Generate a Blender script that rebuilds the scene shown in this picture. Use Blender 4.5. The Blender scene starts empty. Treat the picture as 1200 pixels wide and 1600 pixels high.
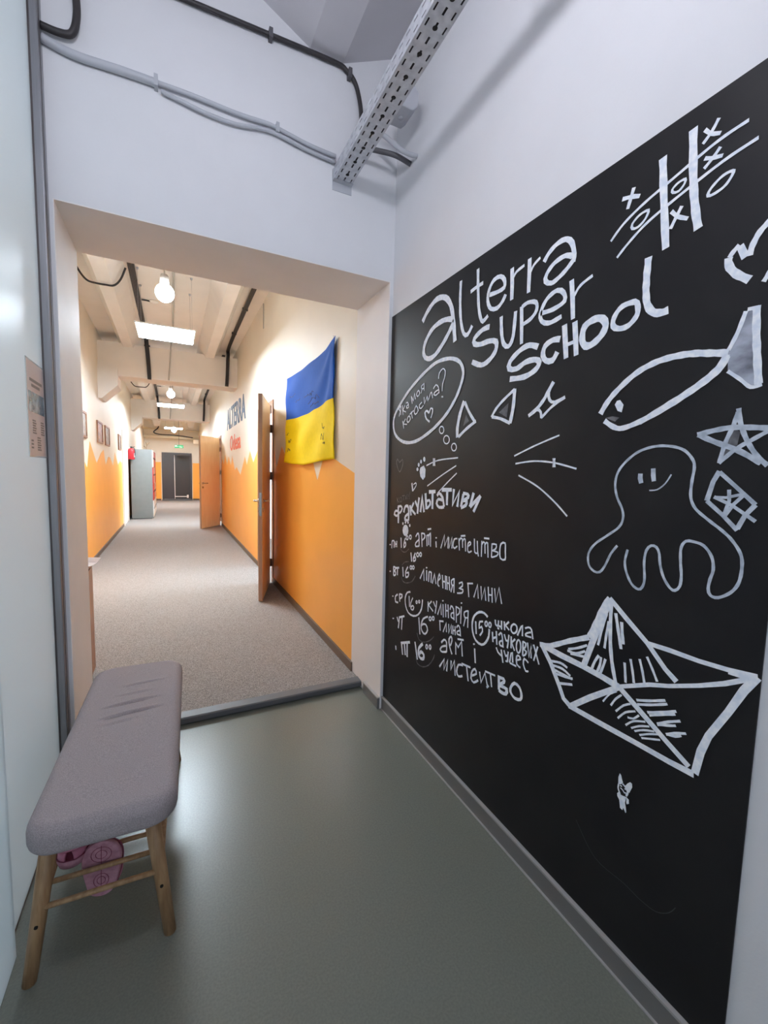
import bpy, bmesh, math, random
from mathutils import Vector, Matrix
random.seed(7)
scn = bpy.context.scene
COL = scn.collection
PI = math.pi

# ------------------------------------------------------------------ camera
cam_data = bpy.data.cameras.new('camera')
cam_data.sensor_fit = 'VERTICAL'
cam_data.sensor_height = 36.0
cam_data.lens = 668.47 / 1600.0 * 36.0
cam_data.clip_start = 0.02
cam = bpy.data.objects.new('camera', cam_data)
COL.objects.link(cam)
_r = Vector((0.89643977, -0.44251555, 0.02399441))
_u = Vector((0.01747011, 0.089388, 0.99584365))
_f = Vector((0.44282111, 0.89229467, -0.08786175))
cam.matrix_world = Matrix(((_r.x, _u.x, -_f.x, 0.0), (_r.y, _u.y, -_f.y, 0.0), (_r.z, _u.z, -_f.z, 1.35), (0, 0, 0, 1)))
scn.camera = cam

# ------------------------------------------------------------------ light levels, world, exposure
BULB = 38.0          # globe bulbs in the corridor
FOYER_BULB = 166.0    # globe bulb over the foyer
PANEL = 100.0         # LED panels
SIDE_DAYLIGHT = 118.0  # sky light at the window of the room behind the frosted partition
DAYLIGHT = 440.0    # sky light at the classroom windows
REAR_FILL = 14.0  # fill lamp added outside an unseen window at the rear of the foyer
scn.view_settings.view_transform = 'Standard'
scn.view_settings.look = 'None'
scn.view_settings.gamma = 1.0
scn.view_settings.use_curve_mapping = False
scn.view_settings.exposure = 0.36
wd = bpy.data.worlds.new('world'); scn.world = wd; wd.use_nodes = True
wd.node_tree.nodes['Background'].inputs[0].default_value = (0.62, 0.75, 1.0, 1)
wd.node_tree.nodes['Background'].inputs[1].default_value = 0.6
scn.cycles.max_bounces = 10
scn.cycles.diffuse_bounces = 6
scn.cycles.sample_clamp_indirect = 6.0

# ------------------------------------------------------------------ helpers
def lin(c):
    return tuple(((v/255)/12.92 if v/255 <= 0.04045 else ((v/255+0.055)/1.055)**2.4) for v in c)

MATS = {}
def mat(name, rgb, rough=0.6, metal=0.0, spec=0.5, var=0.0, scale=30.0, bump=0.0, bscale=200.0, rgb2=None, detail=3.0, coat=0.0, stretch=None, contrast=(0.35, 0.65), emit=None):
    if name in MATS: return MATS[name]
    m = bpy.data.materials.new(name); m.use_nodes = True
    nt = m.node_tree; b = nt.nodes['Principled BSDF']
    c = lin(rgb)
    b.inputs['Base Color'].default_value = (*c, 1)
    b.inputs['Roughness'].default_value = rough
    b.inputs['Metallic'].default_value = metal
    b.inputs['Specular IOR Level'].default_value = spec
    b.inputs['Coat Weight'].default_value = coat
    tc = nt.nodes.new('ShaderNodeTexCoord')
    src = tc.outputs['Object']
    if stretch:
        mp = nt.nodes.new('ShaderNodeMapping'); mp.inputs['Scale'].default_value = stretch
        nt.links.new(src, mp.inputs['Vector']); src = mp.outputs['Vector']
    if var > 0 or rgb2:
        n = nt.nodes.new('ShaderNodeTexNoise'); n.inputs['Scale'].default_value = scale; n.inputs['Detail'].default_value = detail
        nt.links.new(src, n.inputs['Vector'])
        r = nt.nodes.new('ShaderNodeValToRGB')
        r.color_ramp.elements[0].position = contrast[0]; r.color_ramp.elements[1].position = contrast[1]
        c2 = lin(rgb2) if rgb2 else tuple(v*(1-var) for v in c)
        r.color_ramp.elements[0].color = (*c2, 1); r.color_ramp.elements[1].color = (*c, 1)
        nt.links.new(n.outputs['Fac'], r.inputs['Fac']); nt.links.new(r.outputs['Color'], b.inputs['Base Color'])
    if bump > 0:
        n2 = nt.nodes.new('ShaderNodeTexNoise'); n2.inputs['Scale'].default_value = bscale; n2.inputs['Detail'].default_value = 4
        nt.links.new(src, n2.inputs['Vector'])
        bp = nt.nodes.new('ShaderNodeBump'); bp.inputs['Strength'].default_value = bump; bp.inputs['Distance'].default_value = 0.002
        nt.links.new(n2.outputs['Fac'], bp.inputs['Height']); nt.links.new(bp.outputs['Normal'], b.inputs['Normal'])
    if emit:
        b.inputs['Emission Color'].default_value = (*emit[0], 1); b.inputs['Emission Strength'].default_value = emit[1]
    MATS[name] = m
    return m

class MB:
    """collects shapes into one mesh"""
    def __init__(s): s.bm = bmesh.new()
    def face(s, pts, mi=0):
        f = s.bm.faces.new([s.bm.verts.new(p) for p in pts]); f.material_index = mi; return f
    def box(s, x0, x1, y0, y1, z0, z1, mi=0, M=None):
        P = [Vector(p) for p in ((x0,y0,z0),(x1,y0,z0),(x1,y1,z0),(x0,y1,z0),(x0,y0,z1),(x1,y0,z1),(x1,y1,z1),(x0,y1,z1))]
        if M: P = [M @ p for p in P]
        v = [s.bm.verts.new(p) for p in P]
        for q in ((0,3,2,1),(4,5,6,7),(0,1,5,4),(1,2,6,5),(2,3,7,6),(3,0,4,7)):
            f = s.bm.faces.new([v[i] for i in q]); f.material_index = mi
        return s
    def prism(s, pts, axis, lo, hi, mi=0):
        """extrude a 2D outline along an axis: x -> (y,z), y -> (x,z), z -> (x,y)"""
        def P(a, b, t): return {'x': (t, a, b), 'y': (a, t, b), 'z': (a, b, t)}[axis]
        n = len(pts)
        A = [s.bm.verts.new(P(a, b, lo)) for a, b in pts]; B = [s.bm.verts.new(P(a, b, hi)) for a, b in pts]
        fs = [s.bm.faces.new(A), s.bm.faces.new(B[::-1])]
        for i in range(n): fs.append(s.bm.faces.new([A[i], B[i], B[(i+1) % n], A[(i+1) % n]]))
        for f in fs: f.material_index = mi
        return s
    def tube(s, pts, r, n=10, mi=0, caps=True, r1=None):
        pts = [Vector(p) for p in pts]; N = len(pts); rings = []
        prev = None
        for i, p in enumerate(pts):
            t = (pts[min(i+1, N-1)] - pts[max(i-1, 0)]).normalized()
            if prev is None:
                a = Vector((0,0,1)) if abs(t.z) < 0.9 else Vector((1,0,0))
                u = t.cross(a).normalized()
            else:
                u = (prev - t*prev.dot(t)).normalized()
            prev = u; w = t.cross(u)
            rr = r if r1 is None else r + (r1-r)*i/(N-1)
            rings.append([s.bm.verts.new(p + (u*math.cos(2*PI*k/n) + w*math.sin(2*PI*k/n))*rr) for k in range(n)])
        for a, b in zip(rings, rings[1:]):
            for k in range(n):
                f = s.bm.faces.new([a[k], a[(k+1) % n], b[(k+1) % n], b[k]]); f.smooth = True; f.material_index = mi
        if caps:
            for q in (rings[0][::-1], rings[-1]):
                f = s.bm.faces.new(q); f.material_index = mi
        return s
    def lathe(s, prof, c, n=24, mi=0, smooth=True, M=None):
        """profile of (radius, height) about the z axis through c"""
        c = Vector(c); rings = []
        T = (lambda v: c + (M @ v)) if M else (lambda v: c + v)
        for r, h in prof:
            if r < 1e-6: rings.append([s.bm.verts.new(T(Vector((0,0,h))))])
            else: rings.append([s.bm.verts.new(T(Vector((r*math.cos(2*PI*k/n), r*math.sin(2*PI*k/n), h)))) for k in range(n)])
        for a, b in zip(rings, rings[1:]):
            for k in range(n):
                k2 = (k+1) % n
                if len(a) == 1 and len(b) == 1: continue
                if len(a) == 1: q = [a[0], b[k2], b[k]]
                elif len(b) == 1: q = [a[k], a[k2], b[0]]
                else: q = [a[k], a[k2], b[k2], b[k]]
                f = s.bm.faces.new(q); f.smooth = smooth; f.material_index = mi
        return s
    def build(s, name, mats, parent=None, loc=None, bevel=0, seg=2):
        bmesh.ops.recalc_face_normals(s.bm, faces=s.bm.faces[:])
        me = bpy.data.meshes.new(name); s.bm.to_mesh(me); s.bm.free()
        for m in (mats if isinstance(mats, (list, tuple)) else [mats]): me.materials.append(m)
        o = bpy.data.objects.new(name, me); COL.objects.link(o)
        if parent: o.parent = parent
        if loc: o.location = loc
        if bevel:
            md = o.modifiers.new('bevel', 'BEVEL'); md.width = bevel; md.segments = seg; md.limit_method = 'ANGLE'; md.angle_limit = 0.6
            md.harden_normals = False
        return o

def tag(o, label=None, cat=None, group=None, kind=None):
    if label: o['label'] = label
    if cat: o['category'] = cat
    if group: o['group'] = group
    if kind: o['kind'] = kind
    return o
def empty(name, loc=(0,0,0), rz=0):
    o = bpy.data.objects.new(name, None); COL.objects.link(o); o.location = loc; o.rotation_euler = (0,0,rz); o.empty_display_size = 0.1
    return o
def struct(mb, name, m, parent=None, **k):
    o = mb.build(name, m, parent, **k)
    if parent is None: o['kind'] = 'structure'
    return o
def smooth_path(pts, n=6):
    pts = [Vector(p) for p in pts]; out = []
    g = lambda i: pts[min(max(i, 0), len(pts)-1)]
    for i in range(len(pts)-1):
        p0, p1, p2, p3 = g(i-1), g(i), g(i+1), g(i+2)
        for j in range(n):
            t = j/n
            out.append(0.5*((2*p1) + (p2-p0)*t + (2*p0-5*p1+4*p2-p3)*t*t + (3*p1-p0-3*p2+p3)*t**3))
    out.append(pts[-1]); return out
def copy_tree(o, parent=None):
    c = o.copy(); COL.objects.link(c)
    if parent: c.parent = parent
    for ch in list(o.children): copy_tree(ch, c)
    return c

# ------------------------------------------------------------------ materials
M_white = mat('white_wall_paint', (222,222,224), 0.7, spec=0.3, var=0.03, scale=4, bump=0.15, bscale=120)
M_reveal = mat('white_reveal_paint', (240,236,234), 0.6, spec=0.3, var=0.03, scale=5)
M_cream = mat('cream_wall_paint', (233,225,210), 0.55, spec=0.35, var=0.03, scale=3)
M_orange = mat('orange_gloss_paint', (250,178,80), 0.38, spec=0.45, var=0.04, scale=3)
M_ceil = mat('ceiling_paint', (240,236,231), 0.8, spec=0.2, var=0.04, scale=3)
M_ceilf = mat('foyer_ceiling_paint', (205,202,206), 0.8, spec=0.2, var=0.05, scale=3)
M_lino = mat('grey_linoleum', (116,118,108), 0.30, spec=0.42, rgb2=(106,108,99), scale=160, detail=3, bump=0.05, bscale=30)
M_carpet = mat('speckled_carpet', (172,165,161), 0.95, spec=0.1, rgb2=(106,101,98), scale=260, detail=4, bump=0.8, bscale=320, contrast=(0.38, 0.62))
M_trim = mat('dark_grey_trim', (92,93,95), 0.5)
M_base = mat('grey_baseboard', (108,107,106), 0.45)
M_basel = mat('light_baseboard_edge', (160,158,156), 0.4)
M_based = mat('brown_grey_baseboard', (104,88,76), 0.5)
M_panel = mat('glossy_pale_panel', (226,234,240), 0.38, spec=0.45, var=0.02, scale=2)
M_door_pale = mat('pale_door_panel', (222,234,240), 0.4, spec=0.4)
M_alu = mat('brushed_aluminium', (150,150,154), 0.38, metal=0.85, var=0.1, scale=8, stretch=(40,40,1))
M_alud = mat('dark_aluminium_groove', (92,86,86), 0.45, metal=0.6)
M_black = mat('black_chalkboard_paint', (35,34,35), 0.46, spec=0.18, rgb2=(29,28,30), scale=5, detail=6, bump=0.06, bscale=300)
M_blackedge = mat('black_board_edge', (24,24,26), 0.6)
M_chalk = mat('white_chalk_marker', (250,252,255), 0.8, rgb2=(222,230,242), scale=60, detail=4)
M_soft = mat('thin_chalk_marker', (208,216,226), 0.8, rgb2=(164,174,188), scale=45, detail=4)
M_smear = mat('smeared_chalk', (176,182,196), 0.85, rgb2=(96,98,108), scale=22, detail=5, stretch=(1, 0.6, 1))
M_faint = mat('wiped_chalk', (112,112,116), 0.8, rgb2=(74,74,78), scale=40)
M_scr = mat('scratched_line', (62,64,68), 0.7)
M_fab = mat('grey_bench_fabric', (170,159,160), 0.9, spec=0.2, rgb2=(144,134,136), scale=420, detail=3, bump=0.5, bscale=600)
M_beech = mat('beech_wood', (178,142,104), 0.5, rgb2=(150,114,80), scale=14, detail=5, stretch=(6,6,0.6))
M_hole = mat('dark_hole', (24,18,14), 0.8)
M_pink = mat('pink_rubber', (196,122,148), 0.6, var=0.08, scale=40)
M_pinks = mat('pale_pink_sole', (190,138,152), 0.65, rgb2=(164,112,128), scale=50)
M_pinkd = mat('dark_pink_lining', (122,44,72), 0.7)
M_galv = mat('galvanised_steel', (206,208,212), 0.45, metal=0.3, rgb2=(184,186,192), scale=35, detail=5)
M_cblk = mat('black_cable', (46,42,44), 0.5)
M_cdark = mat('dark_grey_conduit', (84,82,86), 0.5)
M_cgry = mat('grey_conduit', (178,180,186), 0.5)
M_clight = mat('pale_grey_conduit', (186,182,176), 0.5)
M_box = mat('grey_plastic_box', (176,178,184), 0.5)
M_doorw = mat('beech_door_veneer', (252,218,172), 0.4, rgb2=(244,204,152), scale=9, detail=5, stretch=(9,9,0.5))
M_dedge = mat('door_edge_band', (170,138,116), 0.45)
M_frame = mat('brown_door_frame', (150,104,74), 0.45, rgb2=(132,88,60), scale=8, stretch=(9,9,0.5))
M_chrome = mat('satin_chrome', (200,198,196), 0.25, metal=1.0)
M_bronze = mat('dark_hinge_metal', (96,74,60), 0.4, metal=0.8)
M_blue = mat('blue_flag_cloth', (8,84,186), 0.75, spec=0.2, var=0.06, scale=30)
M_yellow = mat('yellow_flag_cloth', (255,226,8), 0.75, spec=0.2, var=0.05, scale=30)
M_ink = mat('black_marker_ink', (40,40,44), 0.7)
M_lock = mat('grey_locker_side', (124,128,128), 0.5, var=0.06, scale=10)
M_red = mat('red_enamel', (186,34,44), 0.4)
M_wht = mat('white_enamel', (236,234,230), 0.4)
M_dark = mat('anthracite_door', (66,66,70), 0.4)
M_dark2 = mat('anthracite_louvre', (54,54,56), 0.5)
M_green = mat('green_sign', (30,120,70), 0.5, emit=((0.03, 0.35, 0.14), 0.6))
M_letblue = mat('slate_blue_letter', (62,84,116), 0.6)
M_letred = mat('coral_red_letter', (226,104,66), 0.6)
M_photo = mat('photo_print', (188,128,104), 0.4, rgb2=(112,84,92), scale=18)
M_photo2 = mat('grey_photo_print', (170,158,150), 0.4, rgb2=(92,84,84), scale=22)
M_paper = mat('white_paper', (232,226,226), 0.7)
M_paperp = mat('pale_pink_paper', (222,206,202), 0.45)
M_sleeve = mat('glossy_sleeve', (196,200,200), 0.15)
M_strip = mat('photo_strip_print', (128,150,160), 0.25, rgb2=(70,84,92), scale=30)  # printed photo strip on the notice
M_textgrey = mat('printed_text_grey', (150,140,134), 0.6)
M_wood = mat('oak_cabinet', (176,138,112), 0.5, rgb2=(152,114,90), scale=6, stretch=(8,8,0.5))
M_pipe = mat('cream_pipe', (226,212,186), 0.5)
M_led = mat('lit_panel_diffuser', (255,255,255), 0.5, emit=((0.76, 0.89, 1.0), PANEL))
M_glow = mat('lit_globe_bulb', (255,255,255), 0.5, emit=((0.78, 0.89, 1.0), BULB))
M_glowf = mat('lit_foyer_globe', (255,255,255), 0.5, emit=((0.88, 0.89, 1.0), FOYER_BULB))
M_socket = mat('white_lamp_socket', (214,208,200), 0.5)
M_twig = mat('dry_twig', (136,108,80), 0.8)

def frosted(name, rgb, rough, amount):
    m = bpy.data.materials.new(name); m.use_nodes = True; nt = m.node_tree
    b = nt.nodes['Principled BSDF']; b.inputs['Base Color'].default_value = (*lin(rgb), 1); b.inputs['Roughness'].default_value = rough
    t = nt.nodes.new('ShaderNodeBsdfTranslucent'); t.inputs['Color'].default_value = (*lin(rgb), 1)
    mx = nt.nodes.new('ShaderNodeMixShader'); mx.inputs[0].default_value = amount
    n = nt.nodes.new('ShaderNodeTexNoise'); n.inputs['Scale'].default_value = 500
    bp = nt.nodes.new('ShaderNodeBump'); bp.inputs['Strength'].default_value = 0.08; bp.inputs['Distance'].default_value = 0.001
    nt.links.new(n.outputs['Fac'], bp.inputs['Height']); nt.links.new(bp.outputs['Normal'], b.inputs['Normal'])
    nt.links.new(b.outputs[0], mx.inputs[1]); nt.links.new(t.outputs[0], mx.inputs[2]); nt.links.new(mx.outputs[0], nt.nodes['Material Output'].inputs['Surface'])
    return m
M_frost = frosted('frosted_partition_glass', (230,234,235), 0.36, 0.45)
M_frost2 = frosted('frosted_door_glass', (226,233,236), 0.36, 0.45)

# ------------------------------------------------------------------ the setting
XR, XL, XB, YP, YB = 1.058, -1.0, 1.074, 2.115, 2.56   # corridor walls, board wall, portal front and back
CZ = 0.04                                              # corridor floor height
YE = 20.2
struct(MB().box(-0.75, 1.25, -2.6, 2.40, -0.12, 0.0), 'floor', M_lino)
struct(MB().box(-1.2, 1.30, 2.43, 20.6, -0.12, CZ), 'floor_corridor', M_carpet)
struct(MB().prism([(2.43,-0.02),(2.40,-0.02),(2.40,0.011),(2.385,0.012),(2.385,0.036),(2.392,0.042),(2.448,0.046),(2.448,0.041),(2.43,0.041)], 'x', -0.388, 1.054), 'trim_1', M_trim)

# foyer walls
struct(MB().box(XB, 1.25, -2.6, YP, 0, 3.75), 'wall_right', M_white)
w = MB(); w.box(-0.75, 1.25, -2.75, -2.6, 0, 0.5); w.box(-0.75, 1.25, -2.75, -2.6, 2.6, 3.75); w.box(-0.75, -0.35, -2.75, -2.6, 0.5, 2.6); w.box(1.0, 1.25, -2.75, -2.6, 0.5, 2.6)
struct(w, 'wall_back', M_white)
w = MB()
for a, b, c, d in ((-0.35,-0.29,0.5,2.6),(0.94,1.0,0.5,2.6),(-0.29,0.94,0.5,0.56),(-0.29,0.94,2.54,2.6)): w.box(a, b, -2.70, -2.64, c, d)
struct(w, 'window_3', M_white)  # unseen window frame, added with its lamp to fill the foyer
_L = bpy.data.lights.new('rear_fill_light', 'AREA'); _L.shape = 'RECTANGLE'; _L.size = 1.35; _L.size_y = 2.1; _L.energy = REAR_FILL; _L.color = (0.80, 0.91, 1.0)
_o = bpy.data.objects.new('rear_fill_light', _L); COL.objects.link(_o); _o.location = (0.325, -2.8, 1.55); _o.rotation_euler = (PI/2, 0, 0)  # added area lamp, brightens the foyer from behind the camera
w = MB()
w.box(-1.2, 1.25, YP, YB, 2.366, 3.75)
w.box(-1.2, -0.388, YP, YB, 0, 2.366)
w.box(1.055, 1.25, YP, YB, 0, 2.366)
struct(w, 'wall_front', M_white)
# thin white linings of the opening
w = MB()
w.box(1.0525, 1.0556, YP+0.001, YB-0.001, 0.0, 2.366)
w.box(-0.3886, -0.3855, YP+0.001, YB-0.001, 0.0, 2.366)
w.box(-0.3855, 1.0525, YP+0.001, YB-0.001, 2.3625, 2.3665)
struct(w, 'trim_2', M_reveal)
# left partition: glossy pale panel, nearer door panel and aluminium corner post
w = MB()
w.box(-0.442, -0.43, 1.37, 2.056, 0.012, 3.75)
o = struct(w, 'wall_left', M_frost)
struct(MB().box(-0.50, -0.43, -2.6, 2.056, 0.0, 0.012), 'baseboard_left', M_based)
w = MB(); w.box(-0.418, -0.405, -0.20, 1.386, 0.006, 2.30)
dl = struct(w, 'door_4', M_frost2, bevel=0.003)
w = MB(); w.box(-0.50, -0.43, -2.6, -0.20, 0.0, 3.75); w.box(-0.442, -0.43, -0.20, 1.37, 2.30, 3.75)
struct(w, 'wall_left_rear', M_white)
w = MB()
w.box(-0.47, -0.400, 2.056, 2.1145, 0.0, 3.75)
post = struct(w, 'trim_3', M_alu, bevel=0.004)
w = MB(); w.box(-0.4305, -0.424, 2.0545, 2.0575, 0.0, 3.75); w.box(-0.4016, -0.3985, 2.071, 2.077, 0.0, 3.75)
w.build('groove', M_alud, post)

# room behind the partition with its own window
struct(MB().box(-3.4, -0.75, -2.6, 2.1, -0.12, 0.0), 'floor_side_room', M_lino)
struct(MB().box(-3.4, -0.75, -2.6, 2.1, 3.75, 3.9), 'ceiling_side_room', M_white)
w = MB(); w.box(-3.4, -0.75, -2.75, -2.6, 0, 3.75); w.box(-3.4, -1.2, 2.1, 2.25, 0, 3.75)
w.box(-3.55, -3.4, -2.6, 2.1, 0, 0.5); w.box(-3.55, -3.4, -2.6, 2.1, 3.2, 3.75); w.box(-3.55, -3.4, -2.6, -1.2, 0.5, 3.2); w.box(-3.55, -3.4, 1.9, 2.1, 0.5, 3.2)
struct(w, 'wall_side_room', M_white)
w = MB()
for a, b, c, d in ((-1.2,-1.14,0.5,3.2),(1.84,1.9,0.5,3.2),(-1.14,1.84,0.5,0.56),(-1.14,1.84,3.14,3.2),(0.32,0.38,0.56,3.14)): w.box(-3.51, -3.45, a, b, c, d)
struct(w, 'window_4', M_white)
_L = bpy.data.lights.new('side_sky_light', 'AREA'); _L.shape = 'RECTANGLE'; _L.size = 2.7; _L.size_y = 3.1; _L.energy = SIDE_DAYLIGHT; _L.color = (0.88, 0.95, 1.0)
_o = bpy.data.objects.new('side_sky_light', _L); COL.objects.link(_o); _o.location = (-3.6, 0.35, 1.85); _o.rotation_euler = (0, -PI/2, 0)

# foyer ceiling: concrete slab with sloping ribs
def rib_ceiling(x_ribs, half, zb, zs, run, y0, y1, x0, x1, name, m):
    w = MB(); pts = [(x0, zs)]
    for xc in x_ribs:
        pts += [(xc-half-run, zs), (xc-half, zb), (xc+half, zb), (xc+half+run, zs)]
    pts = [p for p in pts if x0 <= p[0] <= x1]
    pts += [(x1, pts[-1][1] if pts[-1][0] >= x1 else zs), (x1, zs+0.3), (x0, zs+0.3)]
    w.prism(pts, 'y', y0, y1)
    return struct(w, name, m)
rib_ceiling([-0.51, 0.69], 0.08, 3.31, 3.47, 0.33, -2.6, YP, -0.75, 1.25, 'ceiling', M_ceilf)

# corridor walls
D1 = (5.07, 5.97)     # near classroom doorway
D2 = (10.85, 11.75)   # far classroom doorway
DH = 2.14
w = MB()
for a, b in ((YB, D1[0]), (D1[1], D2[0]), (D2[1], YE+0.2)): w.box(XR, XR+0.14, a, b, 0, 3.75)
for a, b in (D1, D2): w.box(XR, XR+0.14, a, b, DH, 3.75)
wr = struct(w, 'wall_corridor_right', M_cream)
w = MB(); w.box(XL-0.15, XL, YB, YE+0.2, 0, 3.75)
wl = struct(w, 'wall_corridor_left', M_cream)
w = MB(); w.box(XL-0.15, XR+0.14, YE, YE+0.2, 0, 3.75)
we = struct(w, 'wall_end', M_cream)

# orange paint with a jagged mountain-like top, 3 mm film on the walls
def paint(pts, x0, x1, name, parent): MB().prism(pts, 'x', x0, x1).build(name, M_orange, parent)
zigR1 = [(2.561,1.35),(2.95,1.45),(3.22,1.455),(3.36,1.285),(3.5,1.455),(3.75,1.43),(4.02,1.60),(4.3,1.42),(4.62,1.62),(4.86,1.40),(5.02,1.60)]
zigR2 = [(6.02,1.66),(6.42,1.47),(6.70,1.65),(7.01,1.44),(7.2,1.58),(7.72,1.28),(8.2,1.414),(8.45,1.36),(8.83,1.64),(9.05,1.44),(9.36,1.64),(9.71,1.46),(10.06,1.70),(10.35,1.48),(10.6,1.62),(10.8,1.5)]
zigR3 = [(11.8,1.6),(12.3,1.42),(12.8,1.66),(13.4,1.45),(14.0,1.62),(14.6,1.5),(15.4,1.625),(YE,1.625)]
for z, a, b in ((zigR1, 2.561, 5.02), (zigR2, 6.02, 10.8), (zigR3, 11.8, YE)):
    paint([(a, CZ)] + z + [(b, CZ)], XR-0.002, XR+0.001, 'orange_paint', wr)
zigL = [(2.6,1.5),(4.0,1.42),(5.0,1.62),(5.9,1.40),(6.44,1.505),(6.8,1.345),(7.08,1.70),(7.63,1.41),(8.1,1.575),(8.4,1.64),(8.59,1.385),(8.95,1.54),(9.2,1.535),(9.62,1.385),(9.95,1.65),(10.45,1.405),(10.9,1.52),(11.2,1.47)]
paint([(2.6, CZ)] + zigL + [(11.2, CZ)], XL-0.001, XL+0.002, 'orange_paint', wl)
paint([(12.55, CZ),(12.55,1.5),(12.9,1.62),(13.6,1.5),(15.4,1.625),(YE,1.625),(YE,CZ)], XL-0.001, XL+0.002, 'orange_paint', wl)
w = MB(); w.box(XL+0.002, -0.40, YE-0.003, YE+0.001, CZ, 1.63); w.box(0.80, XR-0.002, YE-0.003, YE+0.001, CZ, 1.625)
w.build('orange_paint', M_orange, we)

# baseboards
w = MB(); w.box(XB-0.013, XB, 0.0, YP-0.002, 0.0, 0.068); w.box(XB-0.013, XB, -2.6, 0.0, 0.0, 0.068)
bb = struct(w, 'baseboard_right', M_base)
w = MB(); w.box(XB-0.016, XB, -2.6, YP-0.002, 0.068, 0.075); w.box(XB-0.019, XB-0.013, -2.6, YP-0.002, 0.0, 0.004)
w.build('edge_bead', M_basel, bb)
w = MB(); w.box(1.038, 1.052, YP+0.004, 2.325, 0.0, 0.062)
bb = struct(w, 'baseboard_front', M_base); MB().box(1.036, 1.052, YP+0.002, 2.327, 0.062, 0.068).build('edge_bead', M_basel, bb)
w = MB()
for a, b in ((YB-0.02, D1[0]-0.05), (D1[1]+0.05, D2[0]-0.05), (D2[1]+0.05, YE)): w.box(XR-0.016, XR-0.002, a, b, CZ, CZ+0.062)
struct(w, 'baseboard_corridor_right', M_based)
w = MB()
for a, b in ((YB, 11.2), (12.5, YE)): w.box(XL+0.002, XL+0.016, a, b, CZ, CZ+0.062)
struct(w, 'baseboard_corridor_left', M_based)
w = MB(); w.box(XL+0.02, -0.42, YE-0.02, YE-0.003, CZ, CZ+0.062); w.box(0.80, XR-0.02, YE-0.02, YE-0.003, CZ, CZ+0.062)
struct(w, 'baseboard_end', M_based)

# corridor ceiling, beams with stepped brackets
rib_ceiling([-0.585, 0.61], 0.065, 3.25, 3.45, 0.11, YB, YE+0.2, XL-0.15, XR+0.14, 'ceiling_corridor', M_ceil)
def beam(y, name):
    w = MB(); w.box(XL, XR, y, y+0.42, 2.795, 3.30)
    o = struct(w, name, M_ceil)
    MB().prism([(XL,2.90),(-0.735,2.90),(-0.735,2.64),(-0.955,2.42),(XL,2.42)], 'y', y-0.06, y+0.44).build('bracket', M_ceil, o)
beam(8.05, 'trim_4'); beam(14.1, 'trim_5')
w = MB(); w.box(XL, XR, 19.75, YE, 2.98, 3.40); struct(w, 'trim_6', M_cream)

# classrooms behind the two doorways, lit through their windows
def classroom(y0, y1, yw0, yw1, n):
    X0, X1 = XR+0.14, 5.6
    struct(MB().box(X0+0.06, X1+0.2, y0, y1, -0.12, CZ), 'floor_classroom', M_carpet)
    struct(MB().box(X0, X1+0.2, y0, y1, 3.2, 3.35), 'ceiling_classroom', M_white)
    w = MB(); w.box(X0, X1+0.2, y0-0.1, y0, 0, 3.35); w.box(X0, X1+0.2, y1, y1+0.1, 0, 3.35)
    w.box(X1, X1+0.2, y0, yw0, 0, 3.35); w.box(X1, X1+0.2, yw1, y1, 0, 3.35); w.box(X1, X1+0.2, yw0, yw1, 0, 0.85); w.box(X1, X1+0.2, yw0, yw1, 2.75, 3.35)
    struct(w, 'wall_classroom', M_white)
    w = MB()
    for a, b, c, d in ((yw0, yw0+0.06, 0.85, 2.75), (yw1-0.06, yw1, 0.85, 2.75), (yw0+0.06, yw1-0.06, 0.85, 0.91), (yw0+0.06, yw1-0.06, 2.69, 2.75), ((yw0+yw1)/2-0.03, (yw0+yw1)/2+0.03, 0.91, 2.69)):
        w.box(X1+0.05, X1+0.11, a, b, c, d)
    struct(w, 'window_%d' % n, M_wht)
    L = bpy.data.lights.new('sky_light', 'AREA'); L.shape = 'RECTANGLE'; L.size = yw1-yw0; L.size_y = 1.9
    L.energy = DAYLIGHT; L.color = (0.80, 0.90, 1.0)
    lo = bpy.data.objects.new('sky_light', L); COL.objects.link(lo); lo.location = (X1+0.3, (yw0+yw1)/2, 1.8); lo.rotation_euler = (0, PI/2, 0)
classroom(3.4, 8.4, 4.7, 6.4, 1)
classroom(8.7, 13.9, 10.4, 12.2, 2)

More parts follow.
